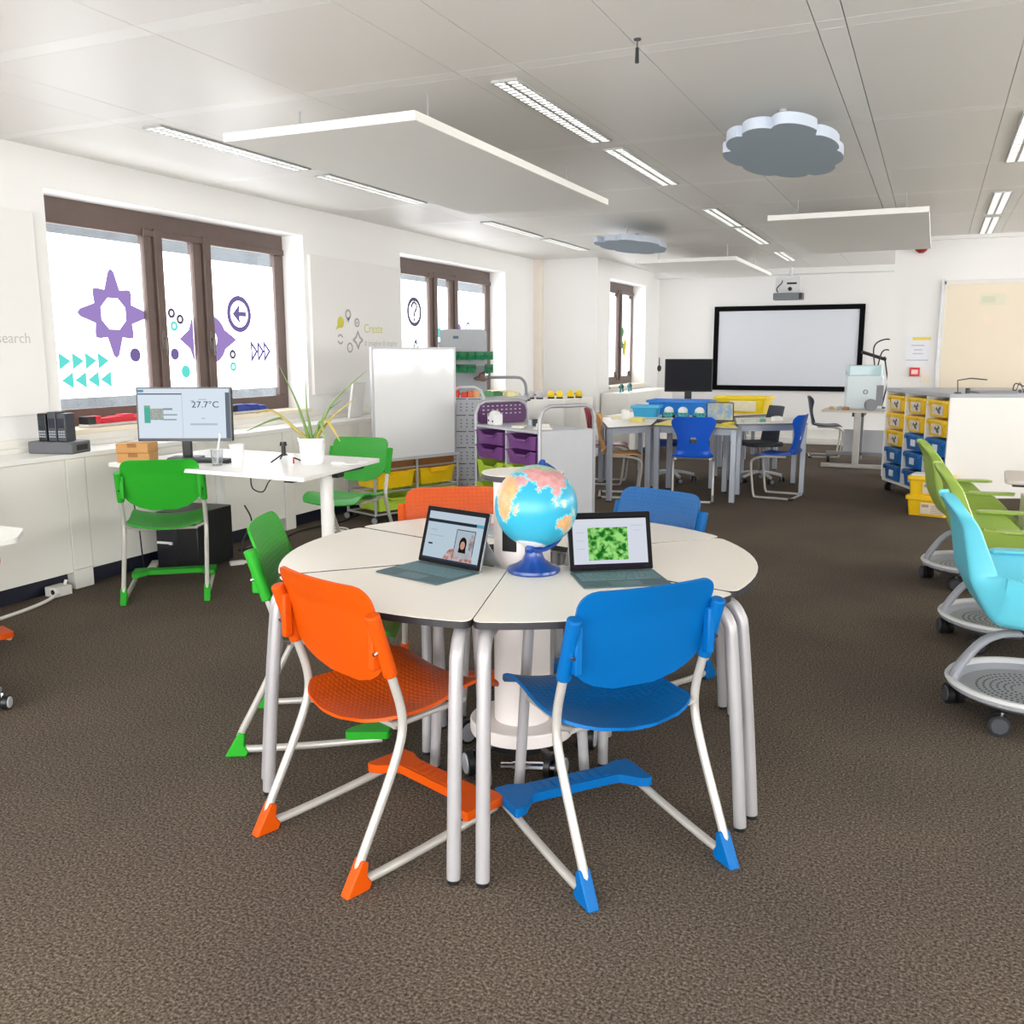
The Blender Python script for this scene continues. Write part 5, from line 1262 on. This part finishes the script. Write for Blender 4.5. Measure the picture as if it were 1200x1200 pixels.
# things on the worktop
mt=thing('metal_model','grey metal model arm at the left corner of the worktop','model',at(Mi,.08,-.10,1.105),ia)
MB().cyl((0,0,0),(0,0,.012),.03,n=16).tube([(0,0,.01),(0,.01,.12),(-.02,-.10,.14),(-.0,-.26,.125)],.006,8).cyl((.02,-.1,0),(.02,-.1,.05),.02,n=12).build('model_body',DARK,mt)
lp=thing('flat_case','flat dark grey case lying on the worktop before the door','case',at(Mi,.12,-.42,1.105),ia)
MB().prism(rrect(-.10,.12,-.22,.16,.02),0,.022).build('case_body',mat('case_grey',(136,136,138),.4),lp,bevel=.006)
wr=thing('wire_model','small wire model with curled tail on the worktop at right','model',at(Mi,.10,-.74,1.105),ia)
w_=MB()
for i in range(5): w_.cyl((0,-.10+i*.05,.016),(.02,-.10+i*.05,.016),.016,n=12)
w_.tube([(0,.12,.03),(0,.10,.09),(0,.0,.06),(0,-.12,.075),(0,-.17,.11),(0,-.15,.135),(0,-.10,.12)],.006,8,0,4).tube([(0,.09,.02),(0,.06,.10),(0,.02,.03),(0,-.04,.08),(0,-.1,.03)],.004,6,0,3)
w_.build('wire_body',DARK,wr)
# yellow boxes on the floor
for i,(z,l) in enumerate(((0,'yellow lidded box on the floor under another yellow box'),(.185,'yellow box with white lid stacked on another before the tub cabinet'))):
    t=thing('lidded_box',l,'box',(.055,9.33,z),R(-14+4*i),'two stacked yellow boxes')
    m=mat('tub_yellow',TUBC['yellow'],.35)
    w,d,h=.36,.28,.185
    o=rrect(-w/2+.02,w/2-.02,-d/2+.02,d/2-.02,.025);o2=rrect(-w/2+.006,w/2-.006,-d/2+.006,d/2-.006,.025);n=len(o)
    MB().add([(p[0],p[1],0) for p in o]+[(p[0],p[1],h-.035) for p in o2],[tuple(range(n-1,-1,-1)),tuple(range(n,2*n))]+[(k,(k+1)%n,n+(k+1)%n,n+k) for k in range(n)]).build('box_body',m,t)
    MB().prism(rrect(-w/2-.008,w/2+.008,-d/2-.008,d/2+.008,.025),h-.04,h-.004 if i else h).build('box_lid',m,t,bevel=.006)
    if i: MB().prism(rrect(-w/2+.015,w/2-.015,-d/2+.015,d/2-.015,.02),h-.004,h+.006).build('white_lid',WPLAST,t,bevel=.004)
    l_=MB().box(-.05,w/2-.02,-d/2-.001,-d/2+.02,.025,.125).build('paper_label',mat('box_label',(226,212,190),.6,vary=.08,vscale=30),t,smooth=False)
    q=MB().box(-.04,.02,-d/2-.002,-d/2-.001,.085,.11)
    for k in range(5): q.box(.04,.14,-d/2-.002,-d/2-.001,.035+k*.016,.041+k*.016)
    q.build('label_print',mat('label_print',(168,152,140),.6),l_,smooth=False)
# ================================================================ node chairs
def node_chair(key,c,label):
    t=thing('node_chair',label,'chair',(0,0,0),0,'tripod base chairs with storage trays')
    m=mat('node_'+key,c,.32,vary=.03)
    # +x = facing direction
    def fn(u,v):
        s=2*u-1; a=abs(s); tt=max(0,(a-.58)/.42)
        if v<.40:
            q=v/.40; x=.23-.42*q; z=.445-.02*math.sin(PI*q)-(.04*(1-q*5)**2 if q<.2 else 0)
            w=.195+.012*q; H=.20*min(1,max(0,(q-.12)/.42))**.8
            y=min(a,.58)/.58*w+.075*tt*min(1,q*2.2)+.02*tt; y=math.copysign(y,s) if a>0 else 0
            z+=H*tt**1.25
        else:
            q=(v-.40)/.60
            x=-.19-.065*min(1,q*3)**.7-.085*q-.05*max(0,(q-.75)/.25)**1.6; z=.445+.475*q
            w=.207-.05*q
            k=max(0,1-q*2.6)
            y=min(a,.58)/.58*w*(1-.10*q)+(.095*k+.05*(1-k)*(1-.3*q))*tt
            if q>.86: y*=math.sqrt(max(.07,1-((q-.86)/.146)**2))
            y=math.copysign(y,s) if a>0 else 0
            z+=.20*k*tt**1.25
            x+=(.10*max(0,1-q)**1.2+.03)*tt**1.4*(1-k)+.02*tt*k
        return V(x,y,z)
    MB().shell(fn,34,48,.012,(0,0)).build('seat_shell',m,t,ang=65)
    for s in(-1,1):
        a_=[(-.13,.262),(.10,.262),(.13,.28),(.11,.335),(-.10,.335),(-.14,.31)]
        mb=MB(); A=[(x,s*y) for x,y in a_]; A=A if s>0 else A[::-1]
        mb.prism(A,.628,.644); mb.build('arm_rest',m,t,smooth=False,bevel=.006)
    MB().cyl((0,0,.33),(0,0,.425),.05,.085,n=24).build('swivel_hub',DARK,t)
    NG=mat('node_base_grey',(150,153,160),.45)
    RIM=mat('node_rim_grey',(196,197,198),.45)
    MB().lathe([(.02,.095),(.27,.095),(.315,.12),(.318,.135),(.305,.142),(.285,.128),(.265,.112),(.02,.112)],n=44).build('storage_tray',NG,t)
    MB().lathe([(.292,.128),(.318,.130),(.326,.140),(.318,.152),(.300,.152),(.290,.142),(.292,.128)],n=44).build('tray_rim',RIM,t)
    pf=MB()
    for r_ in range(6):
        rr=.07+r_*.026; n=int(rr*2*PI/.022)
        for i in range(n):
            a=2*PI*i/n; pf.cyl((rr*math.cos(a),rr*math.sin(a),.111),(rr*math.cos(a),rr*math.sin(a),.1128),.0055,n=6)
    pf.build('tray_perforation',BLACK,t,smooth=False)
    for a in(60,180,300):
        ca,sa=math.cos(R(a)),math.sin(R(a))
        mb=MB(); mb.tube([(.300*ca,.300*sa,.135),(.272*ca,.272*sa,.20),(.20*ca,.20*sa,.30),(.12*ca,.12*sa,.345),(.0,0,.355)],lambda q: .042-.012*q,12,0,5,flat=.45,up=(ca,sa,.4))
        mb.build('base_strut',NG,t)
    for i in range(5):
        a=R(i*72+20); caster(t,.285*math.cos(a),.285*math.sin(a),a+.5,.043,True,DARK)
    return t
nb=place(node_chair('sky',(98,196,216),'sky blue moulded chair on castored tray base at right edge'),(.455,4.22,0),R(8))
ng=place(node_chair('green',(156,184,84),'nearer green moulded chair on tray base behind the sky blue chair'),(.43,5.30,0),R(6))
dup(ng,(.33,6.62,0),R(10),'farther green moulded chair beside the stacked yellow boxes')
# ================================================================ desks at the right edge
def node_desk(x,y,rz,label):
    t=thing('flip_desk',label,'desk',(x,y,0),rz,'desks at the right edge')
    MB().prism(rpoly([(-.05,-.28),(1.2,-.28),(1.2,.28),(.0,.28)],[.06,.02,.02,.05]),.715,.738).build('desk_top',mat('desk_top_greige',(214,206,196),.45),t,bevel=.006)
    MB().box(.02,.9,-.03,.03,.67,.715).build('beam',DARK,t,smooth=False,bevel=.004)
    MB().prism(rrect(.10,.14,-.24,.24,.01),.22,.60).build('modesty_panel',CW,t)
    MB().cyl((.20,0,.06),(.20,0,.67),.03,n=14).build('leg',LGREY,t)
    MB().box(.17,.23,-.26,.26,.045,.08).build('foot',LGREY,t,smooth=False,bevel=.006)
    caster(t,.20,.24,.2,.024); caster(t,.20,-.24,.2,.024)
    return t
node_desk(.47,6.46,R(2),'greige desk cut by the right edge, before the green chairs')
node_desk(.62,5.02,R(2),'second greige desk at the right edge behind the sky blue chair')
# ================================================================ things on the partition wall
yw=12.05
n=thing('notice_sheet','white notice sheet with yellow heading on the partition wall','notice',(-.19,yw,1.33))
MB().box(-.135,.135,-.012,0,0,.33).build('sheet',mat('notice_paper',(232,234,240),.5,vary=.01),n,smooth=False)
MB().box(-.06,.135,-.0135,-.012,.285,.322).build('yellow_heading',mat('notice_yellow',(236,214,90),.5),n,smooth=False)
q=MB()
for z,a,b_ in((.22,-.07,.07),(.17,-.04,.05),(.125,-.05,.06),(.05,-.12,.12)): q.box(a,b_,-.0135,-.012,z,z+.012)
q.build('print_lines',mat('notice_print',(186,190,200),.5),n,smooth=False)
f=thing('fire_call_point','red fire call point box on the partition wall','fire alarm',(-.205,yw,1.20))
MB().box(-.055,.055,-.045,0,0,.10).build('call_box',mat('fire_red',(200,24,34),.35),f,smooth=False,bevel=.008)
MB().box(-.035,.035,-.047,-.045,.025,.075).build('call_window',mat('call_window',(244,190,186),.3),f,smooth=False)
s_=thing('wall_switch','pale switch plate on the partition wall beside the red box','switch',(-.085,yw,1.13))
MB().box(-.05,.05,-.012,0,0,.08).box(-.03,.03,-.018,-.012,.02,.06).build('switch_plate',mat('switch_cream',(240,226,206),.5),s_,smooth=False,bevel=.003)
b_=thing('alarm_beacon','dark red alarm beacon high on the partition wall','beacon',(-.225,yw,2.665))
MB().lathe([(0,-.07),(.03,-.066),(.062,-.04),(.075,0),(0,0)],n=28,M=Matrix.Translation((0,-.08,0))).build('beacon_lens',mat('beacon_red',(150,18,30),.2,coat=.4),b_)
MB().box(-.06,.06,-.14,0,0,.03).build('beacon_base',WPLAST,b_,smooth=False,bevel=.006)
# ================================================================ camera, light
cam=bpy.data.cameras.new('camera'); co_=bpy.data.objects.new('camera',cam); C.objects.link(co_)
cam.sensor_width=36; cam.sensor_fit='HORIZONTAL'; cam.lens=1089.354/1200*36; cam.clip_start=.05; cam.clip_end=100
yaw,pit,rol=.421975798,.171513152,.00168621326
fw=Vector((-math.sin(yaw)*math.cos(pit),math.cos(yaw)*math.cos(pit),-math.sin(pit))); rt=Vector((math.cos(yaw),math.sin(yaw),0)); dn=fw.cross(rt)
r2=rt*math.cos(rol)+dn*math.sin(rol); d2=-rt*math.sin(rol)+dn*math.cos(rol)
mw=Matrix.Identity(4)
for i in range(3): mw[i][0]=r2[i]; mw[i][1]=-d2[i]; mw[i][2]=-fw[i]; mw[i][3]=(0,0,1.5)[i]
co_.matrix_world=mw; S.camera=co_
w=bpy.data.worlds.new('world'); S.world=w; w.use_nodes=True; nt=w.node_tree
bg=nt.nodes['Background']; sky=nt.nodes.new('ShaderNodeTexSky'); sky.sky_type='HOSEK_WILKIE'; sky.turbidity=6; sky.ground_albedo=.5; sky.sun_direction=(-.3,-.5,.8)
mx=nt.nodes.new('ShaderNodeMix'); mx.data_type='RGBA'; mx.inputs[0].default_value=.92; mx.inputs[7].default_value=(1.0,.995,.985,1)
nt.links.new(sky.outputs[0],mx.inputs[6]); nt.links.new(mx.outputs[2],bg.inputs[0]); bg.inputs[1].default_value=3.1
def area(name,loc,rot,sx,sy,p,c=(1,1,1)):
    l=bpy.data.lights.new(name,'AREA'); l.shape='RECTANGLE'; l.size=sx; l.size_y=sy; l.energy=p; l.color=c
    o=bpy.data.objects.new(name,l); C.objects.link(o); o.location=loc; o.rotation_euler=rot; return o
S.view_settings.view_transform='Standard'; S.view_settings.look='None'; S.view_settings.gamma=1; S.view_settings.use_curve_mapping=False
S.view_settings.exposure=EXPO
